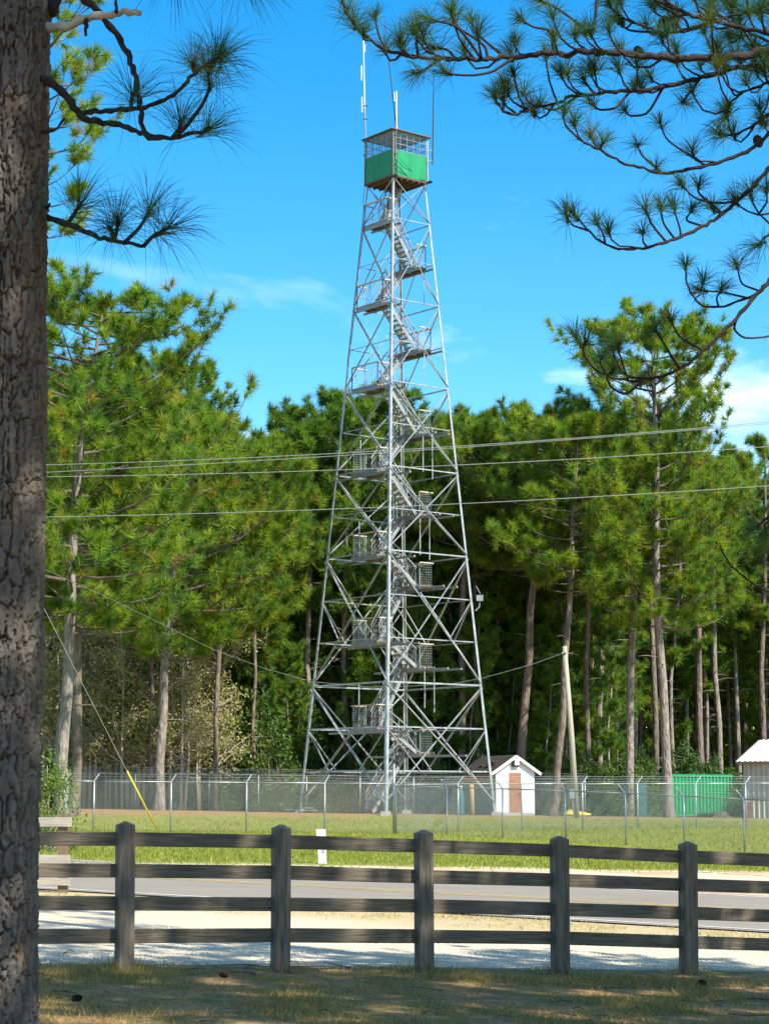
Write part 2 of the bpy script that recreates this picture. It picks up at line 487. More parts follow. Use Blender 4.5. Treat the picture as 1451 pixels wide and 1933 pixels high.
    c = mix(mask(d6, -3, 3), c, floor)
    L(c, b.inputs["Base Color"])
    bp = nd(nt, "ShaderNodeBump", Strength=.7, Distance=.03)
    L(math_('ADD', n_grit, n_fine), bp.inputs["Height"]); L(bp.outputs[0], b.inputs["Normal"])
    return m

def sym(fine, half, far):
    a = np.arange(-half, half + fine / 2, fine)
    ext = half * 1.35 ** np.arange(1, 40); ext = ext[ext < far]
    return np.concatenate([-ext[::-1], a, ext])
gx = sym(1.0, 34, 2500)
gy = np.concatenate([[-400, -150, -60, -20], np.arange(0, 26, .33), np.arange(26, 150, 1.0), 150 * 1.3 ** np.arange(0, 12)])
XX, YY = np.meshgrid(gx, gy)
ZZ = gz(XX, YY) + .035 * (fbm(XX * .6, YY * .6, 3) - .47) * ((YY < 22) | (YY > 46)) 
def patch(name, XX, YY, ZZ, mat, col=None, smooth=True):
    mb = MB(); n, k = XX.shape
    idx = np.arange(n * k).reshape(n, k)
    mb.add(np.stack([XX, YY, ZZ], -1).reshape(-1, 3), np.stack([idx[:-1, :-1], idx[:-1, 1:], idx[1:, 1:], idx[1:, :-1]], -1).reshape(-1, 4))
    return mb.build(name, mat, None, smooth)
tag(patch("ground", XX, YY, ZZ, ground_mat()), "grass, gravel and pine straw ground around the tower", "ground", kind='structure')

ASPH = M("worn_asphalt", (.27, .232, .175), (.20, .172, .135), rough=.85, scale=1.1, stretch=(.5, 1.6, 1), bump=.35, bscale=60, lo=.3, hi=.72)
YPAINT = M("yellow_road_paint", (.70, .47, .10), (.50, .36, .11), rough=.7, scale=5)
WPAINT = M("white_road_paint", (.78, .77, .72), (.58, .57, .52), rough=.7, scale=5)
def road_strip(name, off0, off1, lift, mat, label, cat, x0=-70, x1=70):
    xs = np.arange(x0, x1 + .1, 1.0); ts = np.linspace(0, 1, max(2, int(abs(off1 - off0) / .7) + 2))
    X, T = np.meshgrid(xs, ts)
    Y = off0 + (off1 - off0) * T + RB * X
    return tag(patch(name, X, Y, gz(X, Y) + lift, mat), label, cat, kind='structure')
road_strip("road", RNEAR - .35, RFAR + .35, .022, ASPH, "grey two-lane asphalt road beyond the board fence", "road")
w = .11 / math.cos(math.atan(RB))
road_strip("road_edge_line", RNEAR, RNEAR + w, .028, WPAINT, "white edge line along the near side of the road", "road marking")
road_strip("road_edge_line", RFAR - w, RFAR, .028, WPAINT, "white edge line along the far side of the road", "road marking")
road_strip("road_centre_line", RMID - .26, RMID - .26 + w, .028, YPAINT, "nearer yellow line of the double centre line", "road marking")
road_strip("road_centre_line", RMID + .12, RMID + .12 + w, .028, YPAINT, "farther yellow line of the double centre line", "road marking")

# ------------------------------------------------------------------ foliage generators
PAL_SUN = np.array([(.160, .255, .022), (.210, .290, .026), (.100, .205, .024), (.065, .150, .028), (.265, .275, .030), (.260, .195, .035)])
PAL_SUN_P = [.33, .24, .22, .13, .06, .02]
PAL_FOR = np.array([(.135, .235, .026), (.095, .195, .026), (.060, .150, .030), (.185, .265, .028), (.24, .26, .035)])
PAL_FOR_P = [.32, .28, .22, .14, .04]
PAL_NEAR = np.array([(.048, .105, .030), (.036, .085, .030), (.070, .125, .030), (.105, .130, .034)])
PAL_NEAR_P = [.4, .4, .15, .05]

def needle_arrays(C, A, L, n, width, rg, pal, palp, spread=.60, brush=.5, bend=0.0):
    """needle tufts: C centres (N,3), A axes, L needle length per tuft"""
    N = len(C); C = np.asarray(C, float); A = np.asarray(A, float); A = A / np.linalg.norm(A, axis=1)[:, None]
    L = np.broadcast_to(np.asarray(L, float), (N,))
    d = A[:, None, :] * .72 + rg.normal(size=(N, n, 3)) * spread
    d /= np.linalg.norm(d, axis=2)[..., None]
    base = C[:, None, :] - A[:, None, :] * (L[:, None] * brush * rg.random((N, n)))[..., None]
    ln = L[:, None] * (.75 + .35 * rg.random((N, n)))
    sd = np.cross(d, rg.normal(size=(N, n, 3))); sd /= np.linalg.norm(sd, axis=2)[..., None]
    tip = base + d * ln[..., None]
    tip[..., 2] -= bend * ln
    w = width * .5
    if bend:
        mid = base + d * (ln * .55)[..., None]
        V = np.stack([base - sd * w, base + sd * w, mid + sd * w * .8, mid - sd * w * .8, tip], 2)
        o = np.arange(N * n)[:, None] * 5
        Fq = o + np.array([0, 1, 2, 3]); Ft = o + np.array([3, 2, 4]); k = 5
    else:
        V = np.stack([base - sd * w, base + sd * w, tip], 2)
        o = np.arange(N * n)[:, None] * 3
        Fq = None; Ft = o + np.array([0, 1, 2]); k = 3
    col = pal[rg.choice(len(pal), N, p=palp)] * (.85 + .3 * rg.random((N, 1)))
    col = np.repeat(col, n * k, axis=0)
    return V.reshape(-1, 3), Fq, Ft, col

def needles_mesh(name, C, A, L, n, width, rg, pal, palp, mat=None, off=None, **kw):
    V, Fq, Ft, col = needle_arrays(C, A, L, n, width, rg, pal, palp, **kw)
    mb = MB()
    if Fq is not None:
        mb.V.append(V); mb.n = len(V); mb.Fq.append((Fq, 0)); mb.Ft.append((Ft, 0))
    else: mb.add(V, Ft)
    return mb.data(name, mat or NEEDLE, off, False, col)

def gen_pine(seed, path, r0, r1, z0, Rmax, n_limb, n_sub=5, per=3, nlen=.42, nw=.05, nn=22, prof=None, pal=PAL_SUN, palp=PAL_SUN_P, bark=BARK, k=9, dead=5, lean=0, xo=0):
    """returns (wood mesh, needle mesh) in the coordinates of path, minus path[0]"""
    rg = np.random.default_rng(seed)
    path = np.asarray(path, float); zt = path[-1, 2]; zb = path[0, 2]
    def on(z): return np.array([np.interp(z, path[:, 2], path[:, i]) for i in range(3)])
    zs = np.concatenate([[zb - .3, zb + .15], np.linspace(zb + .8, zt, 26)])
    pts = np.array([on(z) for z in zs]); pts[:, 2] = zs
    wob = .05 * np.stack([np.interp(zs, np.linspace(zb, zt, 9), rg.normal(size=9)) for _ in range(2)], 1); wob[:2] = 0
    pts[:, :2] += wob
    u = (zs - zb) / (zt - zb)
    rad = np.interp(u, [0, .015, .05, .6, .85, 1], [r0 * 1.5, r0 * 1.22, r0, r0 * .72, r1 * 1.5, .03])
    mb = MB(); mb.tube(pts, rad, k)
    prof = prof or (lambda t: (math.sin(math.pi * (.14 + .80 * t)) ** .75))
    C, A = [], []
    for i in range(n_limb):
        t = (i + rg.random() * .9) / n_limb
        z = z0 + t * (zt - z0 - .25)
        b = on(z)
        Rl = Rmax * prof(t) * rg.uniform(.6, 1.12)
        az = i * 2.399 + rg.uniform(-.5, .5)
        h = np.array([math.cos(az), math.sin(az), 0])
        el = -.22 + .85 * t + rg.normal() * .13
        cv = rg.uniform(.15, .5)
        s = np.linspace(0, 1, 6)
        side = np.array([-h[1], h[0], 0]) * rg.normal() * .12
        lp = b + np.outer(Rl * s, h) + np.outer(Rl * s**2, side)
        rise = Rl * (math.tan(el) * .7 + cv); room = zt - rg.uniform(.48, .70) * Rl - z + .4
        kz = 1.0 if rise <= room else max(.05, room / rise)
        lp[:, 2] += kz * Rl * (math.tan(el) * s * .7 + cv * s**2.3)
        lr = np.interp(s, [0, 1], [.022 + .013 * Rl, .010])
        mb.tube(lp, lr, 4, 1, cap=False)
        lp_at = lambda q: np.array([np.interp(q, s, lp[:, j]) for j in range(3)])
        for j in range(n_sub):
            q = 1.0 if j == 0 else rg.uniform(.30, .98)
            p = lp_at(q)
            tg = lp_at(min(1, q + .05)) - lp_at(max(0, q - .05)); tg /= np.linalg.norm(tg)
            sgn = 1 if j % 2 else -1
            dv = tg * rg.uniform(.5, 1) + np.array([-tg[1], tg[0], 0]) * sgn * rg.uniform(.4, 1.1) * (0 if j == 0 else 1) + np.array([0, 0, rg.uniform(.05, .6)])
            dv /= np.linalg.norm(dv)
            sl = Rl * rg.uniform(.14, .34) + .2
            e = p + dv * sl + np.array([0, 0, sl * .2])
            mb.tube([p, p + dv * sl * .55, e], [.013, .011, .008], 3, 1, cap=False)
            for m in range(per):
                if m == 0: c = e; ax = dv + np.array([0, 0, .5])
                else:
                    ff = rg.uniform(.25, 1); c0 = p + (e - p) * ff
                    ax = dv * .6 + rg.normal(size=3) * .55 + np.array([0, 0, .55]); ax /= np.linalg.norm(ax)
                    c = c0 + ax * rg.uniform(.12, .42)
                    mb.tube([c0, c], [.009, .007], 3, 1, cap=False)
                C.append(c); A.append(ax)
    for j in range(6):     # leader
        C.append(on(zt - j * .28) + rg.normal(size=3) * .12); A.append(np.array([0, 0, 1.0]) + rg.normal(size=3) * .35)
    for j in range(dead):  # bare dead stubs below the crown
        z = z0 - rg.uniform(.2, .38 * (z0 - zb) + .3); az = rg.uniform(0, 6.28); b = on(z)
        h = np.array([math.cos(az), math.sin(az), rg.uniform(-.1, .3)]); l = rg.uniform(.4, 1.8)
        mb.tube([b, b + h * l * .6, b + h * l + np.array([0, 0, -.1 * l])], [.03, .02, .008], 4, cap=False)
    C = np.array(C); A = np.array(A)
    Ln = nlen * rg.uniform(.8, 1.2, len(C))
    wood = mb.data("trunk", [bark, LIMB], path[0], True)
    nd_ = needles_mesh("crown", C, A, Ln, nn, nw, rg, pal, palp, off=path[0])
    return wood, nd_

def place_pine(meshes, loc, label, group=None, cat="tree", rz=0, sc=1.0, name="pine_tree"):
    t = thing(name, loc, label, cat, group)
    t.rotation_euler = (0, 0, rz); t.scale = (sc, sc, sc)
    child("trunk", meshes[0], t); child("crown", meshes[1], t)
    return t

def tpath(pxs, Y, topY=None):
    """trunk path through photo points at distance Y, its foot on the ground"""
    P = [at(x, y, Y) for x, y in pxs]
    p0 = P[0].copy(); 
    f = P[0] + (P[0] - P[1]) / (P[0][2] - P[1][2] + 1e-9) * (gz(P[0][0], Y) - P[0][2])
    return [f] + [p for p in P if p[2] > f[2] + .5]

# ------------------------------------------------------------------ lookout tower
TY = 100.0
TC = np.array([.585, TY])
TH = R(6.4)
E1 = np.array([math.cos(TH), -math.sin(TH)]); E2 = np.array([math.sin(TH), math.cos(TH)])
def zy(y, Y=TY): return float(at(CX, y, Y)[2])
ZB = float(gz(TC[0], TY - 4))
def px_half(w, y): return float(at(CX + w, y, TY)[0])
Z_A, Z_B = zy(1376), zy(427)
R_A, R_B = px_half(169.5, 1376), px_half(64, 427)
def RZ(z): return R_A + (R_B - R_A) * (z - Z_A) / (Z_B - Z_A)
CORN = {'left': -E1, 'near': -E2, 'right': E1, 'far': E2}
def cpt(k, z):
    r = RZ(z); p = TC + CORN[k] * r
    return np.array([p[0], p[1], z])
tower = thing("lookout_tower", (TC[0], TC[1], ZB), "tall galvanised steel fire lookout tower with zigzag stairs and green cab", "tower")
Z_CAB = zy(346)
Z_MAIN = [zy(v) for v in (346, 427, 581, 737, 896, 1053, 1295)]
Z_MID = {427: None}
faces = [('left', 'near'), ('near', 'right'), ('right', 'far'), ('far', 'left')]
for k, dv in CORN.items():
    fz = float(gz(*(TC + dv * RZ(ZB))))
    p0, p1 = cpt(k, fz - .05), cpt(k, Z_CAB + .02)
    mb = MB()
    inw = -np.array([dv[0], dv[1], 0])
    # two plates of an angle iron, opening inwards, stepping down in size with height
    zs = [fz - .05] + Z_MAIN[::-1]
    for i in range(len(zs) - 1):
        wdt = np.interp(zs[i], [ZB, Z_CAB], [.135, .088])
        a, b = cpt(k, zs[i]), cpt(k, zs[i + 1] + (.0 if i < len(zs) - 2 else .05))
        c45 = math.sqrt(.5)
        for sgn in (-1, 1):
            # plate direction along each face
            pd = np.array([inw[0] * c45 - sgn * inw[1] * c45, sgn * inw[0] * c45 + inw[1] * c45, 0])
            nrm = np.array([-pd[1], pd[0], 0])
            mb.ext([(0, -.012), (wdt, -.012), (wdt, .012), (0, .012)], a, b, up=nrm if sgn > 0 else nrm)
    # the ext frame: x axis = up x d ; make sure plates start at the corner line
    leg = mb.build("leg", STEEL, tower)
    f = MB(); f.box((cpt(k, fz)[0], cpt(k, fz)[1], fz + .05), (.46, .46, .26)); f.build("footing", CONC, tower)

def brace(a, b, w=.10, name="brace", out=(0, 0, 1)):
    mb = MB(); mb.angle(a, b, w, .016, out); return mb.build(name, STEEL, tower)
mids = {1: (503,), 2: (659,), 3: (815.5,), 4: (974.5,), 5: (1134, 1213.5), }
for i in range(len(Z_MAIN) - 1):
    za, zb = Z_MAIN[i], Z_MAIN[i + 1]
    for (ka, kb) in faces:
        n_out = (CORN[ka] + CORN[kb]); n_out = np.array([n_out[0], n_out[1], .0])
        wb = np.interp(zb, [ZB, Z_CAB], [.075, .042])
        o1 = n_out / np.linalg.norm(n_out) * .03
        brace(cpt(ka, za - .1) + o1, cpt(kb, zb + .1) + o1, wb, out=n_out)
        brace(cpt(kb, za - .1) - o1, cpt(ka, zb + .1) - o1, wb, out=n_out)
        brace(cpt(ka, zb), cpt(kb, zb), wb * 1.15, "girder", n_out)
        for ym in mids.get(i, ()):
            brace(cpt(ka, zy(ym)) - o1 * 2.2, cpt(kb, zy(ym)) - o1 * 2.2, wb * .72, "girder", n_out)
# lowest panel
zf = ZB + .55
for (ka, kb) in faces:
    n_out = (CORN[ka] + CORN[kb]); n_out = np.array([n_out[0], n_out[1], .0]); o1 = n_out / np.linalg.norm(n_out) * .03
    za = Z_MAIN[-1]
    A0, B0 = cpt(ka, za - .1), cpt(kb, za - .1); A1, B1 = cpt(ka, zf), cpt(kb, zf)
    brace(A0 + o1, B1 + o1, .078, out=n_out); brace(B0 - o1, A1 - o1, .078, out=n_out)
    for ym in (1376.6, 1457): brace(cpt(ka, zy(ym)) - o1 * 2.2, cpt(kb, zy(ym)) - o1 * 2.2, .065, "girder", n_out)
    # sub braces of the two tall lower panels
    for (zt, zm, zl) in ((Z_MAIN[-1], zy(1376.6), zy(1457)), (Z_MAIN[-2], zy(1134), zy(1213.5))):
        for p, q in ((ka, kb), (kb, ka)):
            a = cpt(p, zm); bb = cpt(p, zl) * .68 + cpt(q, zl) * .32
            brace(a - o1 * .5, bb - o1 * .5, .048, out=n_out)
    # hanger from girder to girder at mid face
    for i in (2, 3, 4, 5):
        mpt = cpt(ka, Z_MAIN[i]) * .55 + cpt(kb, Z_MAIN[i]) * .45; 
    
PD = np.array([(E1 + E2)[0], (E1 + E2)[1]]) / math.sqrt(2)      # from the left-near face to the right-far face
QD = np.array([(E1 - E2)[0], (E1 - E2)[1]]) / math.sqrt(2)      # along the left-near face towards the near leg
def pq(p, q, z): 
    a = TC + PD * p + QD * q
    return np.array([a[0], a[1], z])
AX = np.array([[PD[0], PD[1], 0], [QD[0], QD[1], 0], [0, 0, 1]])

def landing(p0, p1, q0, q1, z, open_side):
    mb = MB()
    n = max(3, int(round((p1 - p0) / .19))); st = (p1 - p0) / n
    for i in range(n):
        pc = p0 + st * (i + .5)
        mb.box(pq(pc, (q0 + q1) / 2, z - .02), (st - .022, q1 - q0, .042), AX, 0)
    for qq in (q0 + .12, (q0 + q1) / 2, q1 - .12): mb.box(pq((p0 + p1) / 2, qq, z - .085), (p1 - p0, .06, .085), AX, 1)
    for pp in (p0 - .02, p1 + .02): mb.box(pq(pp, (q0 + q1) / 2, z - .06), (.03, q1 - q0 + .06, .15), AX, 1)
    la = mb.build("landing", [LANDW, STEEL2], tower)
    # railing on the three closed sides
    pin, pout = (p1, p0) if open_side > 0 else (p0, p1)
    rl, me_ = MB(), MB()
    cs = [pq(pin, q0, z), pq(pout, q0, z), pq(pout, q1, z), pq(pin, q1, z)]
    up = np.array([0, 0, 1.0])
    for a, b in zip(cs[:-1], cs[1:]):
        L_ = np.linalg.norm(b - a); k = max(1, int(round(L_ / 1.0)))
        for j in range(k + 1):
            c = a + (b - a) * j / k; rl.beam(c - up * .1, c + up * 1.08, .04, .04, (1, 0, 0), 0)
        rl.beam(a + up * 1.10, b + up * 1.10, .11, .045, up, 1)
        m = max(2, int(L_ / .13))
        for j in range(m + 1):
            c = a + (b - a) * j / m; me_.tube([c + up * .03, c + up * 1.05], .0026, 3, cap=False)
        for j in range(9): me_.tube([a + up * (.05 + .12 * j), b + up * (.05 + .12 * j)], .0030, 3, cap=False)
    r_ = rl.build("railing", [STEEL2, PALEW], tower)
    me_.build("railing_wire", WIRE, r_)
    return la

TREAD = {}
def flight(pt, zt, pb, zb_, qc, wd=.62):
    """stairs from (pt, zt) down to (pb, zb_) centred on qc"""
    n = max(5, int(round((zt - zb_) / .215)))
    mb = MB(); up = np.array([0, 0, 1.0])
    for s in (-1, 1):
        a, b = pq(pt, qc + s * wd / 2, zt - .03), pq(pb, qc + s * wd / 2, zb_ - .03)
        mb.beam(a, b, .035, .17, up, 0)
        # hand rail on posts, lattice rod below
        mb.beam(a + up * .88, b + up * .88, .045, .045, up, 0)
        for j in range(4):
            c = a + (b - a) * (j + .15) / 3.3; mb.beam(c, c + up * .88, .03, .03, (1, 0, 0), 0)
        for hh in (.3, .58): mb.tube([a + up * hh, b + up * hh], .008, 4, cap=False)
        m = 11
        for j in range(m):
            c = a + (b - a) * j / m; d = a + (b - a) * (j + 1) / m
            mb.tube([c + up * (.06 if j % 2 else .85), d + up * (.85 if j % 2 else .06)], .006, 3, cap=False)
    fl = mb.build("stair_flight", STEEL2, tower)
    key = round(wd, 2)
    if key not in TREAD:
        t = MB(); t.box((0, 0, 0), (.23, wd - .04, .04), AX); t.box((.0, 0, -.035), (.05, wd - .05, .03), AX); TREAD[key] = t.data("tread", TREADW)
    for j in range(n):
        f_ = (j + .6) / (n + .2)
        o = child("tread", TREAD[key], fl)
        o.location = pq(pt + (pb - pt) * f_, qc, zt + (zb_ - zt) * f_) - worldpos(tower)
    return fl

ZL = [zy(v) for v in (427, 581, 737, 896, 1053, 1213.5, 1376)]
ZR = [zy(v) for v in (503, 658, 815.5, 970, 1104, 1258, 1420)]
prev = None
for i, z in enumerate(ZL):
    half = RZ(z) / math.sqrt(2)
    pm = min(1.75, half - .06); pi = .62 if i == 0 else min(.86, pm - .6)
    q0, q1 = max(-1.30, -half + .08), min(.72, half - .12)
    landing(-pm, -pi, q0, q1, z, +1)
    zr = ZR[i]; halfr = RZ(zr) / math.sqrt(2); pmr = min(1.70, halfr - .06); pir = min(.86, pmr - .6)
    r0, r1 = max(-1.30, -halfr + .08), min(.72, halfr - .12)
    landing(pir, pmr, r0, r1, zr, -1)
    flight(-pi, z, pir, zr, .18)
    if i == 0: flight(.55, Z_CAB, -pi, z, -.42, .56)
    else: flight(prev, ZR[i - 1], -pi, z, -.62)
    prev = pir
flight(prev, ZR[-1], -1.2, ZB + .1, -.62)
# rods that carry the right-hand landings
for zt_, zb_, p, q in ((ZR[0], ZR[0] - 1.9, 1.3, .6), (ZR[1], ZR[1] - 1.9, 1.3, .6), (ZR[2] + .3, ZR[2] - 2.3, 1.55, .9), (ZR[2], ZR[2] - 2.0, .95, .9), (ZR[3], ZR[3] - 2.2, 1.6, .6), (ZR[3], ZR[3] - 2.0, 1.0, .6), (ZR[5], ZR[5] - 2.2, 1.7, .8), (ZR[5], ZR[5] - 2.0, 1.1, .8), (ZL[3] + 1.6, ZL[3] + .1, -1.75, -.6), (ZL[4] + 1.7, ZL[4], -1.75, -.7), (ZL[6] + 2.2, ZL[6], -1.75, -.7)):
    MB().beam(pq(p, q, zt_), pq(p, q, zb_), .05, .05, (1, 0, 0)).build("hanger_rod", STEEL, tower)
# tie beams under the landings
for i, z in enumerate(ZL):
    half = RZ(z) / math.sqrt(2)
    for p in (-min(1.75, half - .06), -.62 if i == 0 else -min(.86, min(1.75, half - .06) - .6)):
        MB().beam(pq(p, -half, z - .19), pq(p, half, z - .19), .08, .09, (0, 0, 1)).build("girder", STEEL2, tower)
    zr = ZR[i]; half = RZ(zr) / math.sqrt(2)
    for p in (min(1.70, half - .06), min(.86, min(1.70, half - .06) - .6)):
        MB().beam(pq(p, -half, zr - .19), pq(p, half, zr - .19), .08, .09, (0, 0, 1)).build("girder", STEEL2, tower)

# cab
HC = px_half(58.3, 346) / math.sqrt(2)            # half side
Z_SILL, Z_EAVE, Z_APEX = zy(299), zy(263), zy(242)
cab = bpy.data.objects.new("cab", None); COL.objects.link(cab); cab.parent = tower
cab.location = (0, 0, Z_CAB - ZB)
for (sp, sq, nm) in ((-1, 0, 'l'), (1, 0, 'r'), (0, -1, 'b'), (0, 1, 'f')):
    # wall made of two sheets with a lap seam
    a = np.array([sp, sq]);
    ctr = lambda off, z: pq(sp * HC + (off if sq else 0), sq * HC + (off if sp else 0), z)
    for h in (-1, 1):
        mb = MB()
        size = (.03, HC - .004, Z_SILL - Z_CAB) if sp else (HC - .004, .03, Z_SILL - Z_CAB)
        mb.box(ctr(h * HC / 2, (Z_SILL + Z_CAB) / 2), size, AX)
        mb.build("wall_panel", CABGREEN, cab)
    mb = MB()
    size = (.05, .06, Z_SILL - Z_CAB - .02) if sp else (.06, .05, Z_SILL - Z_CAB - .02)
    mb.box(ctr(0, (Z_SILL + Z_CAB) / 2), size, AX); mb.build("seam_strip", CABGREEN, cab)
    # window frames: bars of 4 x 3 panes
    mb = MB(); gl = MB()
    W_ = HC - .06
    for j in range(6):
        off = -W_ + 2 * W_ * j / 5; big = j in (0, 5)
        mb.box(ctr(off, (Z_SILL + Z_EAVE) / 2), (.03, .05 if big else .020, Z_EAVE - Z_SILL) if sp else (.05 if big else .020, .03, Z_EAVE - Z_SILL), AX)
    for j in range(4):
        z = Z_SILL + .02 + (Z_EAVE - Z_SILL - .04) * j / 3
        mb.box(ctr(0, z), (.034, 2 * W_, .022) if sp else (2 * W_, .034, .022), AX)
    wf = mb.build("window_frame", STEEL2, cab)
    for j in range(5):
        off = -W_ + 2 * W_ * (j + .5) / 5; 
        gl.box(ctr(off, (Z_SILL + Z_EAVE) / 2), (.006, 2 * W_ / 5 - .02, Z_EAVE - Z_SILL - .04) if sp else (2 * W_ / 5 - .02, .006, Z_EAVE - Z_SILL - .04), AX)
    gl.build("pane", GLASS, cab)
for a in (-1, 1):
    for b in (-1, 1):
        MB().box(pq(a * (HC + .01), b * (HC + .01), (Z_CAB + Z_EAVE) / 2), (.085, .085, Z_EAVE - Z_CAB), AX).build("corner_post", CORNERP if (a, b) == (-1, 1) else STEEL2, cab)
mb = MB()
mb.box(pq(0, 0, Z_CAB - .05), (2 * HC + .1, 2 * HC + .1, .09), AX)
for j in range(6): mb.box(pq(-HC + 2 * HC * (j + .5) / 6, 0, Z_CAB - .14), (.06, 2 * HC + .08, .10), AX)
mb.build("floor", M("cab_floor_boards", (.13, .085, .055), (.07, .05, .035), scale=5), cab)
mb = MB()
oh = HC + .17
for zz, hh in ((Z_EAVE, oh),):
    q = [pq(-hh, -hh, zz), pq(hh, -hh, zz), pq(hh, hh, zz), pq(-hh, hh, zz)]
    top = [p + np.array([0, 0, .035]) for p in q]; ap = pq(0, 0, Z_APEX)
    V = q + top + [ap]
    mb.add(V, [[4, 5, 8], [5, 6, 8], [6, 7, 8], [7, 4, 8], [0, 1, 5, 4], [1, 2, 6, 5], [2, 3, 7, 6], [3, 0, 4, 7]])
    hi_ = HC - .03
    qi = [pq(-hi_, -hi_, zz), pq(hi_, -hi_, zz), pq(hi_, hi_, zz), pq(-hi_, hi_, zz)]
    mb.add(qi, [[3, 2, 1, 0]], 1)
    mb.add(q + qi, [[0, 4, 5, 1], [1, 5, 6, 2], [2, 6, 7, 3], [3, 7, 4, 0]], 2)
mb.build("roof", [ROOFBR, CEIL, CORNERP], cab)
mb = MB(); mb.tube([pq(0, 0, Z_APEX - .05), pq(0, 0, Z_APEX + .12)], [.13, .06], 10); mb.build("roof_vent", STEEL, cab)
MB().box(pq(.15, -.15, Z_CAB + 1.0), (.75, .75, .06), AX).build("map_table", LANDW, cab)
# antennas
def ant(name, pts, r, mat, k=5): return MB().tube(pts, r, k).build(name, mat, tower)
yl = TY
PL = lambda x, y, Y=TY: at(x, y, Y)
lY = cpt('left', Z_CAB)[1]; nY = cpt('near', Z_CAB)[1] - .05; rY = cpt('right', Z_CAB)[1]
m1 = ant("antenna_mast", [PL(690.5, 308, lY), PL(688.5, 205, lY)], .035, STEEL2)
m2 = ant("antenna", [PL(688.3, 206, lY), PL(686.5, 120, lY), PL(685.5, 66, lY)], .03, WHITEP)
for (x, y0, y1) in ((683.0, 212, 183), (682.2, 152, 124), (688.2, 98, 84)):
    mb = MB(); mb.tube([PL(x, y0, lY), PL(x - .2, y1, lY)], .035, 5); mb.tube([PL(x, (y0 + y1) / 2, lY), PL(687, (y0 + y1) / 2, lY)], .02, 4); mb.build("antenna", WHITEP, tower)
for y in (200, 225, 268, 293): MB().beam(PL(685.5, y, lY), PL(693, y, lY), .06, .05).build("mast_clamp", DARKMETAL, tower)
ant("whip_antenna", [PL(748.4, 250, nY), PL(739, 160, nY), PL(728, 70, nY), PL(726, 40, nY)], [.035, .028, .02, .015], CABLED)
ant("antenna", [PL(748.3, 300, nY - .05), PL(748.0, 172, nY - .05)], .03, WHITEP)
ant("antenna", [PL(748.2, 191, nY - .05), PL(743.6, 190.5, nY - .05), PL(743.4, 174, nY - .05)], .03, WHITEP)
ant("antenna_mast", [PL(748.5, 335, nY - .05), PL(748.2, 243, nY - .05)], .03, DARKMETAL)
for y in (290, 254, 243): MB().beam(PL(744.5, y, nY), PL(751, y, nY), .06, .05).build("mast_clamp", DARKMETAL, tower)
ant("antenna", [PL(816, 310, rY), PL(817, 230, rY), PL(818.5, 140, rY)], [.035, .03, .02], CABLED)
for y in (283, 303): MB().beam(PL(806, y, rY), PL(817, y + 1.5, rY), .05, .04).build("mast_clamp", STEEL2, tower)
for (x, y, YY_) in ((744, 331, nY), (809, 343.5, rY)):
    mb = MB(); mb.tube([PL(x - 2, y + 1, YY_), PL(x + 3, y, YY_ - .2), PL(x + 5, y + .6, YY_ - .3)], [.05, .09, .06], 7); mb.build("floodlight", DARKMETAL, tower)
# coax cables draped on the cab and down the left leg
ant("cable", [PL(743, 308, nY - .06), PL(752, 315, nY - .02), PL(768, 332, nY + .5), PL(776, 340, nY + .75), PL(790, 338, rY - .35), PL(805, 344, rY - .08)], .018, CABLED)
ant("cable", [PL(750, 294, nY - .06), PL(765, 311, nY + .3), PL(785, 331, nY + .95), PL(803, 342, rY - .12)], .014, CABGREEN)
ant("cable", [PL(690, 300, lY - .06), PL(687.6, 330, lY - .06), PL(688.5, 352, lY - .05), PL(685.5, 378, lY - .06), PL(686, 395, lY - .05), PL(683, 430, lY - .05), PL(671, 545, lY - .06), PL(655, 690, lY - .08)], .014, DARKMETAL)
# floodlight with bracket on the right leg
fr = cpt('right', zy(1130))
mb = MB()
c = at(905, 1129, fr[1]); mb.box(c, (.32, .22, .28)); mb.tube([at(905, 1134, fr[1]), at(904, 1146, fr[1]), at(897, 1153, fr[1])], .035, 6); mb.tube([at(898, 1106, fr[1]), at(906, 1121, fr[1])], .02, 5)
mb.build("floodlight", STEEL2, tower)

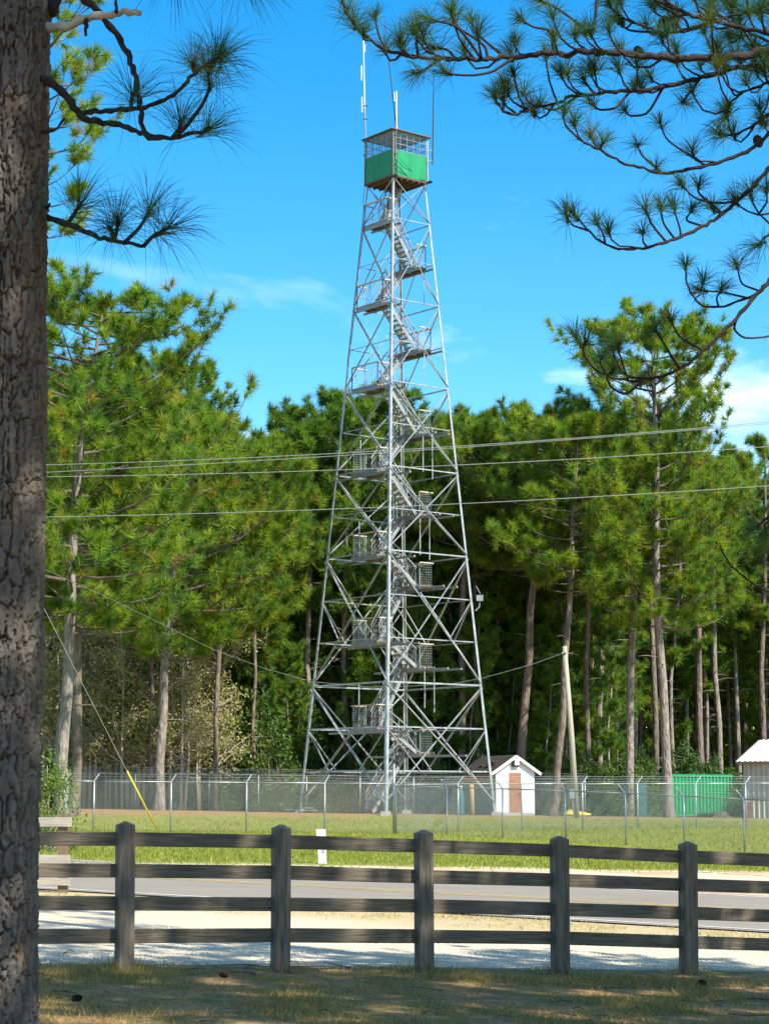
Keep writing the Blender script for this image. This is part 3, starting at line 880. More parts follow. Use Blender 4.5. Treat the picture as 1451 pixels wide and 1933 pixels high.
# ------------------------------------------------------------------ board fence in front
POSTS = [(-62, 1545, 1834), (237, 1550, 1831), (531, 1556, 1830), (799, 1566, 1828), (1055, 1578, 1826), (1297, 1588, 1840), (1535, 1598, 1846)]
POSTY = [18.4, 18.8, 19.25, 19.8, 20.35, 20.9, 21.45]
RAILS = [[(1582, 1584, 1589, 1597, 1606, 1617.5, 1627)], [(1642, 1644, 1647, 1655, 1661.5, 1670.5, 1678)], [(1704, 1706, 1707.5, 1710.5, 1716.5, 1724, 1732)], [(1769, 1767.5, 1766, 1768, 1771, 1779, 1786)]]
bf = thing("board_fence", at(531, 1830, 19.25), "dark weathered four-rail board fence in the shade along the gravel lot", "fence")
fd = np.array([1, FENCE_B, 0]) / math.hypot(1, FENCE_B)     # along the fence
fn = np.array([fd[1], -fd[0], 0])                             # towards the camera
for i, ((px, yt, yb), Y) in enumerate(zip(POSTS, POSTY)):
    top, bot = at(px, yt, Y), at(px - (3 if px < 700 else -3) * .6, yb, Y)
    bot[2] -= .12
    w = .15; ch = .012; h = w / 2
    pr = [(-h + ch, -h), (h - ch, -h), (h, -h + ch), (h, h - ch), (h - ch, h), (-h + ch, h), (-h, h - ch), (-h, -h + ch)]
    o = bpy.data.objects.new("post", None)
    mb = MB(); ax = top - bot; hgt = np.linalg.norm(ax) - .035; d = ax / np.linalg.norm(ax)
    pt = bot + d * hgt
    mb.ext(pr, bot, pt, up=fn)
    # four-sided weathered point
    mb.ext([(x * .995, y * .995) for x, y in pr], pt, top, up=fn, prof1=[(x * .12, y * .12) for x, y in pr])
    mb.build("post", FENCEP, bf)
for r in range(4):
    ys = RAILS[r][0]
    for i in range(len(POSTS) - 1):
        a = at(POSTS[i][0], ys[i], POSTY[i]); b = at(POSTS[i + 1][0], ys[i + 1], POSTY[i + 1])
        a = a - fn * .045; b = b - fn * .045
        c = (a + b) / 2; dv = b - a; L_ = np.linalg.norm(dv) - .006
        dv /= np.linalg.norm(dv)
        hw, hh, ch = .019, .063 + rng.uniform(-.002, .002), .004
        pr = [(-hw + ch, -hh), (hw - ch, -hh), (hw, -hh + ch), (hw, hh - ch), (hw - ch, hh), (-hw + ch, hh), (-hw, hh - ch), (-hw, -hh + ch)]
        mb = MB(); mb.ext(pr, (-L_ / 2, 0, 0), (L_ / 2, 0, 0))
        o = bpy.data.objects.new("rail", mb.data("rail", FENCEW)); COL.objects.link(o); o.parent = bf
        yv = np.cross((0, 0, 1), dv); yv /= np.linalg.norm(yv); zv = np.cross(dv, yv)
        mat = Matrix([[dv[0], yv[0], zv[0], 0], [dv[1], yv[1], zv[1], 0], [dv[2], yv[2], zv[2], 0], [0, 0, 0, 1]])
        o.matrix_local = Matrix.Translation(Vector(c - worldpos(bf))) @ mat

# sunlit fence end at the left, by the road
SY = 33.0
sf = thing("board_fence", at(120, 1690, SY), "short sunlit silvery board fence end behind the big trunk at left", "fence")
for px in (120, -130):
    t_, b_ = at(px, 1536, SY), at(px, 1692, SY); b_[2] -= .1
    mb = MB(); w = .15; mb.ext([(-w/2, -w/2), (w/2, -w/2), (w/2, w/2), (-w/2, w/2)], b_, t_, up=(0, -1, 0)); mb.build("post", BROWNP, sf)
for (y0, y1, x1) in ((1543, 1560, 136), (1614, 1632, 133), (1658, 1671, 133)):
    a, b = at(-130, (y0 + y1) / 2, SY - .1), at(x1, (y0 + y1) / 2, SY - .1)
    L_ = np.linalg.norm(b - a); c = (a + b) / 2; h = (y1 - y0) / F * SY
    mb = MB(); mb.box((0, 0, 0), (L_, .04, h))
    o = bpy.data.objects.new("rail", mb.data("rail", SILVERW)); COL.objects.link(o); o.parent = sf; o.location = Vector(c - worldpos(sf))

# ------------------------------------------------------------------ chain-link fences
def chain_fence(pts, h, label, arm=(0, 0), spacing=.10, wr=.0045, tall=None, strands=True, post_r=.032, mesh=True):
    t = thing("chain_link_fence", pts[0], label, "fence")
    up = np.array([0, 0, 1.0]); arm = np.array([arm[0], arm[1], 0.0])
    tops = []
    for i, p in enumerate(pts):
        p = np.asarray(p, float); big = tall == i
        mb = MB(); mb.tube([p - up * .1, p + up * (h + (.75 if big else .02))], post_r * (1.5 if big else 1), 8)
        po = mb.build("post", STEEL, t, True)
        tip = p + up * (h + .30) + arm * .30
        if np.any(arm) and not big:
            mb = MB(); mb.beam(p + up * h, tip, .05, .035, (1, 0, 0)); mb.build("barb_arm", STEEL, po)
        tops.append((p, tip))
    for (p, tp), (q, tq) in zip(tops[:-1], tops[1:]):
        mb = MB(); mb.tube([p + up * h, q + up * h], .024, 6); mb.build("top_rail", STEEL, t, True)
        if mesh:
            d = q - p; L_ = np.linalg.norm(d); d = d / L_; nrm = np.cross(d, up) * .012
            H = h - .05; mb = MB(); cs = np.arange(-H, L_, spacing)
            for c in cs:
                v0, v1 = max(0, -c), min(H, L_ - c)
                if v1 - v0 > .03:
                    mb.tube([p + d * (c + v0) + up * (v0 + .03) + nrm, p + d * (c + v1) + up * (v1 + .03) + nrm], wr, 3, cap=False)
                    mb.tube([p + d * (c + v0) + up * (H - v0 + .03) - nrm, p + d * (c + v1) + up * (H - v1 + .03) - nrm], wr, 3, cap=False)
            mb.build("chain_link_mesh", WIRE, t)
        if strands and np.any(arm):
            for f_ in (.3, .65, .97):
                a = p + up * h + (tp - p - up * h) * f_; b = q + up * h + (tq - q - up * h) * f_
                m_ = (a + b) / 2 - up * .02
                mb = MB(); mb.tube([a, m_, b], .008, 3, cap=False)
                nb = int(np.linalg.norm(b - a) / .25)
                for j in range(nb):
                    c = a + (b - a) * (j + .5) / nb; mb.tube([c + up * .03, c - up * .03], .006, 3, cap=False)
                mb.build("barbed_wire", WIRE, t)
    return t
CA = 80.0
A_pts = [G(x, CA) for x in (130, 183, 327, 468, 614, 743)]
chain_fence(A_pts, 1.90, "left run of chain-link fence ending at the taller corner post", arm=(.55, .85), tall=5)
B_near = [G(x, Y) for x, Y in ((743, 80.0), (842, 78.3), (946, 76.7), (1063, 75.0), (1175, 73.3), (1284, 71.8), (1396, 70.3), (1515, 68.8))]
B_near[0] = B_near[0] + np.array([.09, -.05, 0])
chain_fence(B_near, 1.80, "nearer right run of chain-link fence coming forward from the corner post", arm=(-.75, .3))
B_far = [G(x, Y) for x, Y in ((743, 80.3), (863, 82.2), (982, 83.5), (1095, 84.8), (1198, 86), (1307, 87.2), (1400, 88.4), (1500, 89.5))]
B_far[0] = B_far[0] + np.array([.09, .12, 0])
chain_fence(B_far, 1.86, "farther right run of chain-link fence in front of the green container", arm=(.75, .25))
Bk = [G(x, 111.0) for x in (136, 260, 398, 490, 580, 680, 780, 880, 1000, 1100)]
chain_fence(Bk, 1.95, "back run of chain-link fence against the wood behind the tower", arm=(.3, -.8), spacing=.14, wr=.006)
Sd = [G(130, 80.1), G(131, 87), G(132.5, 95), G(134, 103), G(136, 110.9)]
Sd[0] = Sd[0] + np.array([-.06, .1, 0]); Sd[-1] = Sd[-1] + np.array([-.08, 0, 0])
chain_fence(Sd, 1.9, "left side run of chain-link fence joining the front and back runs", arm=(0, 0), spacing=.14, wr=.006)

# ------------------------------------------------------------------ shed, container, metal building
def frame_at(origin, yaw):
    c, s = math.cos(yaw), math.sin(yaw)
    ax = np.array([[c, s, 0], [-s, c, 0], [0, 0, 1]])     # rows: local x (right), y (back), z
    return lambda x, y, z: np.asarray(origin) + x * ax[0] + y * ax[1] + z * ax[2], ax
sY = 101.5
so = at(972.5, 1540, sY); so[2] = gz(so[0], sY) - .02
zoff = at(972.5, 1539, sY)[2] - so[2]
so[2] += zoff
SW = 76 / F * sY / .99; SH = (1539 - 1455) / F * sY; SPK = (1539 - 1429) / F * sY; SD = 4.5
shed = thing("shed", so, "small white block shed with brown door and dark shingle roof", "shed")
FR, SAX = frame_at(so, R(17))
mb = MB(); hw = SW / 2
V = [FR(-hw, 0, 0), FR(hw, 0, 0), FR(hw, 0, SH), FR(0, 0, SPK - .08), FR(-hw, 0, SH)]
V2 = [v + SAX[1] * .12 for v in V]
mb.add(V + V2, [[0, 1, 2, 3, 4], [9, 8, 7, 6, 5], [0, 5, 6, 1], [1, 6, 7, 2], [2, 7, 8, 3], [3, 8, 9, 4], [4, 9, 5, 0]])
mb.build("gable_wall", WHITEW, shed)
for j in range(int(SPK / .2)):
    z0_, z1_ = j * .2 + .01, j * .2 + .195
    def wid(z): return hw - .01 if z <= SH else max(.02, (hw - .01) * (SPK - .1 - z) / (SPK - .1 - SH))
    if z1_ > SPK - .14: break
    a_, b_ = wid(z0_), wid(z1_); mb = MB()
    f0 = [FR(-a_, -.012, z0_), FR(a_, -.012, z0_), FR(b_, -.004, z1_), FR(-b_, -.004, z1_)]; f1 = [v + SAX[1] * .02 for v in f0]
    mb.add(f0 + f1, np.array([[0, 1, 2, 3], [7, 6, 5, 4], [0, 4, 5, 1], [3, 2, 6, 7], [0, 3, 7, 4], [1, 5, 6, 2]])); mb.build("plank", WHITEW, shed)
mb = MB()
mb.box(FR(hw - .06, SD / 2 + .12, SH / 2), (.12, SD, SH), SAX); mb.build("side_wall", WHITEW, shed)
mb = MB(); mb.box(FR(-hw + .06, SD / 2 + .12, SH / 2), (.12, SD, SH), SAX); lw = mb.build("side_wall", SHADESIDE, shed)
SHARE = None
for j in range(int(SH / .19)):
    mb = MB(); z = .02 + j * .19
    mb.box(FR(-hw - .012, SD / 2 + .12, z + .095), (.022 + .01, SD, .18), SAX); mb.build("plank", SHADESIDE, shed)
mb = MB(); mb.add([FR(-hw, SD + .2, 0), FR(hw, SD + .2, 0), FR(hw, SD + .2, SH), FR(0, SD + .2, SPK - .08), FR(-hw, SD + .2, SH)], [[4, 3, 2, 1, 0]]); mb.build("back_wall", WHITEW, shed)
# roof: two slopes as courses of shingles
sl = math.atan2(SPK - SH, hw); ov = .28
for s in (-1, 1):
    rl = (hw + ov) / math.cos(sl); nc = 9
    for j in range(nc):
        mb = MB()
        u0, u1 = rl * j / nc, rl * (j + 1) / nc + .05
        a0 = FR(s * u0 * math.cos(sl), -.16, SPK + .02 - u0 * math.sin(sl) + .035)
        a1 = FR(s * u1 * math.cos(sl), -.16, SPK + .02 - u1 * math.sin(sl) + .055)
        b0, b1 = a0 + SAX[1] * (SD + .45), a1 + SAX[1] * (SD + .45)
        dn = np.array([0, 0, -.03])
        mb.add([a0, a1, b1, b0, a0 + dn, a1 + dn, b1 + dn, b0 + dn], np.array([[0, 3, 2, 1] if s > 0 else [0, 1, 2, 3], [4, 5, 6, 7], [0, 1, 5, 4], [2, 3, 7, 6], [1, 2, 6, 5], [0, 4, 7, 3]]))
        mb.build("roof_course", SHINGLE, shed)
    mb = MB()
    a0 = FR(0, -.19, SPK - .02); a1 = FR(s * (hw + ov), -.19, SPK - .02 - (hw + ov) * math.tan(sl))
    mb.beam(a0, a1, .06, .13, (0, 0, 1)); mb.build("barge_board", WHITET, shed)
for j in range(5):   # pine straw lying on the left slope
    u = rng.uniform(.3, 1.1); y_ = rng.uniform(.5, 2.6)
    a = FR(-u * math.cos(sl), y_, SPK + .1 - u * math.sin(sl)); b = FR(-(u + .12) * math.cos(sl), y_ + rng.uniform(.4, .9), SPK + .1 - (u + .12) * math.sin(sl))
    MB().beam(a, b, .10, .02).build("pine_straw", STRAWM, shed)
dx = lambda px: (px - 972.5) / F * sY
mb = MB(); mb.box(FR(dx(971.5), -.02, 1.02), (.62, .05, 2.04), SAX); dr = mb.build("door", DOORBR, shed)
mb = MB(); mb.box(FR(dx(981), -.06, 1.0), (.05, .05, .10), SAX); mb.build("handle", DARKMETAL, dr)
mb = MB()
for (x, z, w_, h_) in ((dx(971.5) - .335, 1.02, .05, 2.08), (dx(971.5) + .335, 1.02, .05, 2.08), (dx(971.5), 2.085, .72, .05)): mb.box(FR(x, -.008, z), (w_, .05, h_), SAX)
mb.build("door_frame", WHITET, shed)
mb = MB(); mb.box(FR(dx(972), -.10, 2.56), (.34, .14, .44), SAX); fl = mb.build("floodlight", DARKMETAL, shed)
mb = MB(); mb.box(FR(dx(973.5), -.19, 2.56), (.24, .05, .30), SAX); mb.build("lens", LENSM, fl)
mb = MB(); mb.box(FR(-.15, -.5, .06), (1.6, .7, .14), SAX); mb.build("door_step", CONC, shed)

# tan post with rusty crossbeam beside the shed
pY = 98.0
gp = thing("timber_post", G(890, pY), "tan timber post with rusty crossbeam standing left of the shed", "post")
t_, b_ = at(889, 1470, pY), G(889, pY); b_[2] -= .1
MB().tube([b_, t_], .12, 10).build("post", TANPOST, gp, True)
mb = MB(); mb.beam(at(872, 1469, pY - .15), at(905, 1473, pY - .15), .10, .10); mb.beam(at(874, 1478, pY + .12), at(898, 1475, pY + .12), .09, .08); mb.build("crossbeam", RUST, gp)
mb = MB(); c = at(868, 1505, 97.5); c2 = G(868, 97.5)
gas = thing("gas_cylinder", c2, "pale gas cylinder standing beside the tan timber post", "gas cylinder")
prf = [(0, .14), (.05, .15), (1.0, .15), (1.1, .11), (1.15, .05), (1.25, .05)]
MB().tube([c2 + np.array([0, 0, z]) for z, r in prf], [r for z, r in prf], 12).build("body", TEAL, gas, True)
MB().tube([c2 + np.array([0, 0, 1.22]), c2 + np.array([0, 0, 1.36])], .07, 8).build("valve_cap", WHITEP, gas)

# green container
kY = 131.0
kc = at(1268, 1540, kY); kc[2] = at(1268, 1541, kY)[2]
cont = thing("shipping_container", kc, "green corrugated shipping container among the pines at right", "container")
yaw = R(42)
KF, KAX = frame_at(kc, yaw)
KL, KW, KH = 6.0, 2.44, 2.62
zf_ = gz(kc[0], kY) - kc[2]
def corr(p_of, length, n, name, mat, h0, h1, dep=.11):
    mb = MB(); prof = []
    st = length / n
    for i in range(n): prof += [(i * st, 0), (i * st + st * .36, 0), (i * st + st * .5, dep), (i * st + st * .86, dep)]
    prof.append((length, 0))
    lo = [p_of(u, d, h0) for u, d in prof]; hi = [p_of(u, d, h1) for u, d in prof]
    m_ = len(prof); idx = np.arange(m_ - 1)
    mb.add(lo + hi, np.stack([idx, idx + 1, idx + 1 + m_, idx + m_], 1))
    return mb.build(name, mat, cont)
# long front face faces right-front: local x runs back-right, so the long face lies along the yaw direction
corr(lambda u, d, z: KF(u + .08, d + .02, z), KL - .16, 17, "side_wall", CONTG, .15, KH - .1)
corr(lambda u, d, z: KF(u + .08, KW - d - .02, z), KL - .16, 17, "side_wall", CONTG, .15, KH - .1)
corr(lambda u, d, z: KF(d + .02, u + .08, z), KW - .16, 8, "end_wall", CONTG, .15, KH - .1)
corr(lambda u, d, z: KF(KL - d - .02, u + .08, z), KW - .16, 8, "end_wall", CONTG, .15, KH - .1)
mb = MB()
for x in (0.06, KL - .06):
    for y in (0.06, KW - .06): mb.box(KF(x, y, KH / 2), (.14, .14, KH), KAX)
for z in (.07, KH - .06):
    for y in (.05, KW - .05): mb.box(KF(KL / 2, y, z), (KL - .26, .11, .13), KAX)
    for x in (.05, KL - .05): mb.box(KF(x, KW / 2, z), (.11, KW - .26, .13), KAX)
mb.build("frame", CONTG, cont)
MB().box(KF(KL / 2, KW / 2, KH - .03), (KL - .24, KW - .24, .03), KAX).build("roof", CONTG, cont)
MB().box(KF(KL / 2, KW / 2, .17), (KL - .24, KW - .24, .06), KAX).build("floor", DARKMETAL, cont)
mb = MB()
for x in (.1, KL - .1):
    for y in (.1, KW - .1): mb.box(KF(x, y, -.2), (.35, .3, .4), KAX)
mb.build("support_block", CONC, cont)

# beige metal building at the right edge
bY = 126.0
bo = at(1404, 1541, bY)
bld = thing("metal_building", bo, "beige corrugated metal building with white roof at the right edge", "building")
BF, BAX = frame_at(bo, R(-29))
BL, BD, BH, BR = 11.0, 8.0, (1541 - 1437) / F * bY, 1.25
def corrb(p_of, length, st, name, mat, zs0, zs1, dep=.045):
    mb = MB(); prof = []; n = int(length / st); st = length / n
    for i in range(n): prof += [(i * st, 0), (i * st + st * .6, 0), (i * st + st * .7, dep), (i * st + st * .9, dep)]
    prof.append((length, 0)); m_ = len(prof); idx = np.arange(m_ - 1)
    mb.add([p_of(u, d, 0) for u, d in prof] + [p_of(u, d, 1) for u, d in prof], np.stack([idx, idx + 1, idx + 1 + m_, idx + m_], 1))
    return mb.build(name, mat, bld)
corrb(lambda u, d, k: BF(u, -d, -.3 if k == 0 else BH), BL, .32, "front_wall", BEIGEM, 0, 1)
corrb(lambda u, d, k: BF(-d, u, -.3 if k == 0 else BH), BD, .32, "end_wall", BEIGEM, 0, 1)
mb = MB(); mb.add([BF(0, 0, BH), BF(0, BD, BH), BF(0, BD / 2, BH + BR)], [[0, 1, 2]]); mb.build("gable", BEIGEM, bld)
mb = MB(); mb.add([BF(BL, 0, -.3), BF(BL, BD, -.3), BF(BL, BD, BH), BF(BL, BD / 2, BH + BR), BF(BL, 0, BH)], [[0, 1, 2, 3, 4]]); mb.add([BF(0, BD, -.3), BF(BL, BD, -.3), BF(BL, BD, BH), BF(0, BD, BH)], [[0, 3, 2, 1]]); mb.build("back_wall", BEIGEM, bld)
e = .45; tn = BR / (BD / 2)
corrb(lambda u, d, k: BF(u - .3, -e + k * (BD / 2 + e), BH - e * tn + k * (BR + e * tn) + d + .06), BL + .6, .32, "roof_sheet", WHITEROOF, 0, 1, .04)
corrb(lambda u, d, k: BF(u - .3, BD + e - k * (BD / 2 + e), BH - e * tn + k * (BR + e * tn) + d + .06), BL + .6, .32, "roof_sheet", WHITEROOF, 0, 1, .04)
mb = MB(); mb.beam(BF(-.32, -e, BH - e * tn), BF(-.32, BD / 2, BH + BR), .06, .16); mb.beam(BF(-.32, BD + e, BH - e * tn), BF(-.32, BD / 2, BH + BR), .06, .16); mb.beam(BF(-.3, -e - .04, BH - e * tn - .03), BF(BL + .3, -e - .04, BH - e * tn - .03), .06, .12); mb.build("eave_trim", CORNERP, bld)

# stump, yellow pipes, planks, boxes in the compound
def stump(px, Y, r, h, label):
    p = G(px, Y); t = thing("tree_stump", p, label, "stump")
    mb = MB(); k = 14; ang = np.arange(k) / k * 6.283
    rows = []
    for z, f_ in ((-.1, 1.7), (.06, 1.35), (h * .5, 1.0), (h, .95)):
        rr = r * f_ * (1 + .22 * np.sin(ang * 5 + 1) * (1.3 if z < .1 else .4))
        rows.append(np.stack([p[0] + rr * np.cos(ang), p[1] + rr * np.sin(ang), np.full(k, p[2] + z) + (.05 * np.sin(ang * 3) if z == h else 0)], 1))
    idx = np.arange(4 * k).reshape(4, k)
    mb.add(np.vstack(rows), np.stack([idx[:-1], np.roll(idx[:-1], -1, 1), np.roll(idx[1:], -1, 1), idx[1:]], -1).reshape(-1, 4)); mb.Fn.append(([3 * k + i for i in range(k)], 0))
    mb.build("stump_body", STUMP, t, True)
stump(1351, 118, .42, .32, "dark jagged tree stump in the grass before the green container")
yp = thing("pipe_bundle", G(1083, 104), "yellow plastic pipes lying on the ground by the utility pole", "pipes")
for j in range(3):
    a = G(1060 + j * 4, 104 + j * .2) + np.array([0, 0, .12 + .08 * j]); b = G(1104 + j * 3, 104.4 + j * .15) + np.array([0, 0, .10])
    MB().tube([a, b], .06, 8).build("pipe", YELLOW, yp, True)
lp = thing("lumber_pieces", G(560, 106), "pale boards lying on the straw behind the fence, left of the tower", "boards")
for (x0, x1, Y, h) in ((541, 563, 105, .12), (560, 600, 106, .10), (575, 592, 105.5, .22)):
    MB().beam(G(x0, Y) + np.array([0, 0, h]), G(x1, Y + .5) + np.array([0, 0, h]), .2, .06).build("board", WHITET, lp)
cbx = thing("utility_cabinet", G(1206, 117), "narrow dark teal steel cabinet left of the green container", "cabinet")
c = G(1206, 117); MB().box(c + np.array([0, 0, .95]), (.5, .4, 1.9)).build("body", TEAL, cbx)
MB().box(c + np.array([0, -.215, .97]), (.42, .025, 1.7)).build("door", TEAL, cbx)
rb = thing("storage_box", G(1403, 118), "small reddish box at the corner of the beige metal building", "box")
c = G(1403, 118); MB().box(c + np.array([0, 0, .42]), (.45, .5, .84)).build("body", RUST, rb); MB().box(c + np.array([0, 0, .87]), (.5, .55, .06)).build("lid", RUST, rb)

# ------------------------------------------------------------------ poles, wires, pedestal
uY = 95.0
ub = G(1089, uY); up_ = thing("utility_pole", ub, "leaning grey wooden utility pole standing right of the shed", "pole")
ptop = at(1065, 1220, uY); pb = at(1088, 1549, uY); pb[2] = ub[2] - .2
MB().tube([pb, (pb * .5 + ptop * .5) + np.array([.03, 0, 0]), ptop], [.155, .13, .105], 10).build("pole_shaft", POLEW, up_, True)
mb = MB(); h_ = at(1064, 1233, uY - .12); mb.tube([h_ + np.array([-.1, 0, 0]), h_ + np.array([.1, 0, .02])], .05, 6); mb.box(h_ + np.array([.0, .05, -.25]), (.08, .12, .3)); mb.build("wire_clamp", STEEL2, up_)
mb = MB(); mb.box(at(1079, 1499, uY - .2), (.22, .16, .42)); mb.tube([at(1079.5, 1510, uY - .2), at(1083, 1546, uY - .2)], .03, 6); mb.build("meter_box", STEEL, up_)

LP = np.array([(25 - CX) / F * 60.0, 60.0])          # left pole, hidden by the trunk
RP = np.array([15.6, 44.0])
WYF = [((80, 878), (560, 859), (880, 842), (1451, 796)), ((80, 892), (560, 865), (880, 844.5), (1451, 799.5)), ((80, 900), (560, 890), (880, 877), (1451, 843)), ((80, 976), (560, 964), (880, 950), (1451, 917))]
WL = ["uppermost of the power lines crossing before the tower", "second power line, just under the uppermost one", "third power line, a little below the close upper pair", "lowest of the four power lines crossing before the tower"]
ends = []
for pts, lab in zip(WYF, WL):
    pts = np.array(pts, float); cf = np.polyfit(pts[:, 0], pts[:, 1], 2)
    P = []
    for s in np.linspace(0, 1, 25):
        xy = LP + (RP - LP) * s
        px = CX + xy[0] / xy[1] * F                      # first guess, then correct for tilt
        for _ in range(4):
            y = np.polyval(cf, px); d = ray(px, y); px = CX + xy[0] / xy[1] * d[1] * F
        y = np.polyval(cf, px); P.append(at(px, y, xy[1]))
    ends.append((P[0], P[-1]))
    wo = MB().tube(P, .0085, 5).build("power_line", CABLE, None); tag(wo, lab, "power line", "power lines along the road")
def road_pole(xy, es, label):
    b = np.array([xy[0], xy[1], gz(*xy)]); top = max(e[2] for e in es) + .35
    t = thing("utility_pole", b, label, "pole")
    b2 = b + np.array([0, .25, -.3]); MB().tube([b2, np.array([xy[0], xy[1] + .25, top])], [.17, .11], 10).build("pole_shaft", POLEW, t, True)
    for e in es:
        mb = MB(); mb.beam(np.array([xy[0], xy[1] + .25, e[2] - .12]), np.array([xy[0], xy[1] - .05, e[2] - .12]), .06, .06); mb.build("bracket", STEEL2, t)
        mb = MB(); mb.tube([e + np.array([0, 0, -.12]), e + np.array([0, 0, -.05]), e], [.04, .06, .03], 8); mb.build("insulator", PORC, t)
road_pole(LP, [e[0] for e in ends], "roadside power pole hidden behind the big trunk at left")
road_pole(RP, [e[1] for e in ends], "roadside power pole beyond the right edge of the view")
sp = np.array([(85, 1075), (200, 1126), (330, 1190), (400, 1225), (500, 1262), (590, 1287), (700, 1297), (760, 1296), (858, 1290), (910, 1280), (960, 1266.5), (1010, 1252), (1064, 1232)], float)
P = []
for px, py in np.vstack([[(28, 1050)], sp]):
    s = (px - 28) / (1064 - 28); Y = 1 / ((1 - s) / 60.0 + s / 94.9); P.append(at(px, py, Y))
sw = MB().tube(P, .0075, 5).build("service_wire", CABLES, None); tag(sw, "sagging service wire running past the tower to the leaning pole", "wire")
gw = thing("guy_wire", G(302, 70), "slanting guy wire with a yellow plastic guard on its lower end", "guy wire")
g0 = ground_at(302, 1577); g1 = at(241, 1456, 68.6); gt = np.array([LP[0], LP[1] + .1, 8.6])
g1 = g0 + (gt - g0) * (g1[2] - g0[2]) / (gt[2] - g0[2])
MB().tube([g0, gt], .008, 5).build("cable", CABLE, gw)
d_ = (g1 - g0) / np.linalg.norm(g1 - g0)
MB().tube([g0 + d_ * .1, g1], .028, 8).build("guard", YELLOW, gw, True)

wp = ground_at(609, 1630)
ped = thing("utility_pedestal", wp, "white telecom pedestal standing in the lawn beside the road", "pedestal")
s_ = F / wp[1]; hh = 63 / s_; ww = 15 / s_
tl = np.array([-.06, 0, 1.0]); tl /= np.linalg.norm(tl)
MB().beam(wp - tl * .05, wp + tl * hh * .97, ww, ww * .8, (0, 1, 0)).build("body", WHITEP, ped)
MB().beam(wp + tl * hh * .60, wp + tl * hh, ww * 1.14, ww * .95, (0, 1, 0)).build("cap", WHITEP, ped)
MB().box(wp + tl * hh * .35 + np.array([.03, -ww * .42, 0]), (ww * .3, .01, .07)).build("warning_sticker", M("sticker_grey", (.35, .36, .38), rough=.5), ped)

# ------------------------------------------------------------------ foreground pine (left)
NY = 11.5
edge = [(2100, 69), (1933, 70), (1650, 69), (1400, 74), (1200, 79), (1000, 82), (800, 85), (600, 85), (400, 87), (200, 90), (0, 93), (-500, 97)]
fp_b = at(69, 1933, NY)
foot = np.array([fp_b[0] - .24, NY, float(gz(fp_b[0] - .24, NY))])
pine1 = thing("pine_tree", foot, "big rough-barked pine trunk filling the left edge, with long-needled branches", "tree")
ezs = np.array([at(x, y, NY)[2] for y, x in edge]); exs = np.array([at(x, y, NY)[0] for y, x in edge])
NTH, NZ = 230, 860
zz = np.concatenate([np.linspace(foot[2] - .15, 6.9, NZ), np.linspace(7.1, 15, 12)])
th = np.arange(NTH) / NTH * 2 * math.pi
rad = np.interp(zz, [foot[2] - .15, foot[2] + .1, foot[2] + .6, 7, 15], [.33, .285, .245, .215, .14])
cx = np.interp(zz, ezs, exs) - rad - .004
TH_, Z_ = np.meshgrid(th, zz); RR = np.repeat(rad[:, None], NTH, 1)
S_ = (TH_ - 0) * .235      # arc length; the seam is on the far right, hidden round the back
S_ = np.where(TH_ > math.pi * .5, TH_ - 2 * math.pi, TH_) * .235
wx = (fbm(S_ * 9, Z_ * 4, 21, 5) - .47); wy = (fbm(S_ * 8, Z_ * 5, 33, 5) - .47)
f1, f2, cid = voro(S_ / .040 + wx * 2.4, Z_ / .20 + wy * 2.2, 5)
fur = smoothstep(.0, .10, f2 - f1 + .10 * (fbm(S_ * 40, Z_ * 16, 12) - .5))        # long meandering furrows
rdg = np.abs(fbm(S_ * 13 + wx, Z_ * 2.3 + wy, 61, 5) - .47); fur2 = smoothstep(.004, .030, rdg)
def saw(fz, fs, sd, jag):
    ph = Z_ * fz + jag * (fbm(S_ * fs, Z_ * fz * .35, sd, 5) - .47) * 2 + cid * 3.1
    k = np.floor(ph); q = ph - k
    return k.astype(np.int64), np.where(q < .07, q / .07, 1 - ((q - .07) / .93) ** .8)     # a lip that drops away just below
k1, sw1 = saw(8.5, 16, 71, 3.4); k2, sw2 = saw(21, 34, 91, 3.0)
g1_, g2_, cid2 = voro(S_ / .019 + wx * 3, Z_ / .042 + wy * 4, 9)
fl_ = smoothstep(.0, .16, g2_ - g1_)
hk = hsh(k1, (cid * 999).astype(np.int64), 3)
disp = -.072 + .045 * fur + .024 * fur2 + (.011 * sw1 * (.4 + hk) + .0055 * sw2) * fur + .003 * fl_ * (.3 + cid2) + .009 * cid * fur + .005 * (fbm(S_ * 70, Z_ * 24, 4) - .5)
cidc = np.clip(.28 * cid + .30 * cid2 + .42 * hk, 0, 1)
RR2 = RR + disp * np.interp(Z_, [7, 9], [1, .3])
Xv = cx[:, None] + RR2 * np.cos(TH_); Yv = NY + RR2 * np.sin(TH_)
nr = len(zz); idx = np.arange(nr * NTH).reshape(nr, NTH)
mb = MB(); mb.add(np.stack([Xv, Yv, Z_], -1).reshape(-1, 3), np.stack([idx[:-1], np.roll(idx[:-1], -1, 1), np.roll(idx[1:], -1, 1), idx[1:]], -1).reshape(-1, 4))
pa, pb_, pc_ = np.array([.080, .067, .056]), np.array([.185, .160, .135]), np.array([.17, .115, .080])
tn_ = cidc[..., None]
cc = pa * (1 - tn_) + pb_ * tn_
scl = smoothstep(.60, .72, fbm(S_ * 7, Z_ * 3.2, 50))[..., None]
cc = cc * (1 - scl * .6) + pc_ * scl * .6
cc = cc * (.85 + .3 * fbm(S_ * 70, Z_ * 40, 8)[..., None])

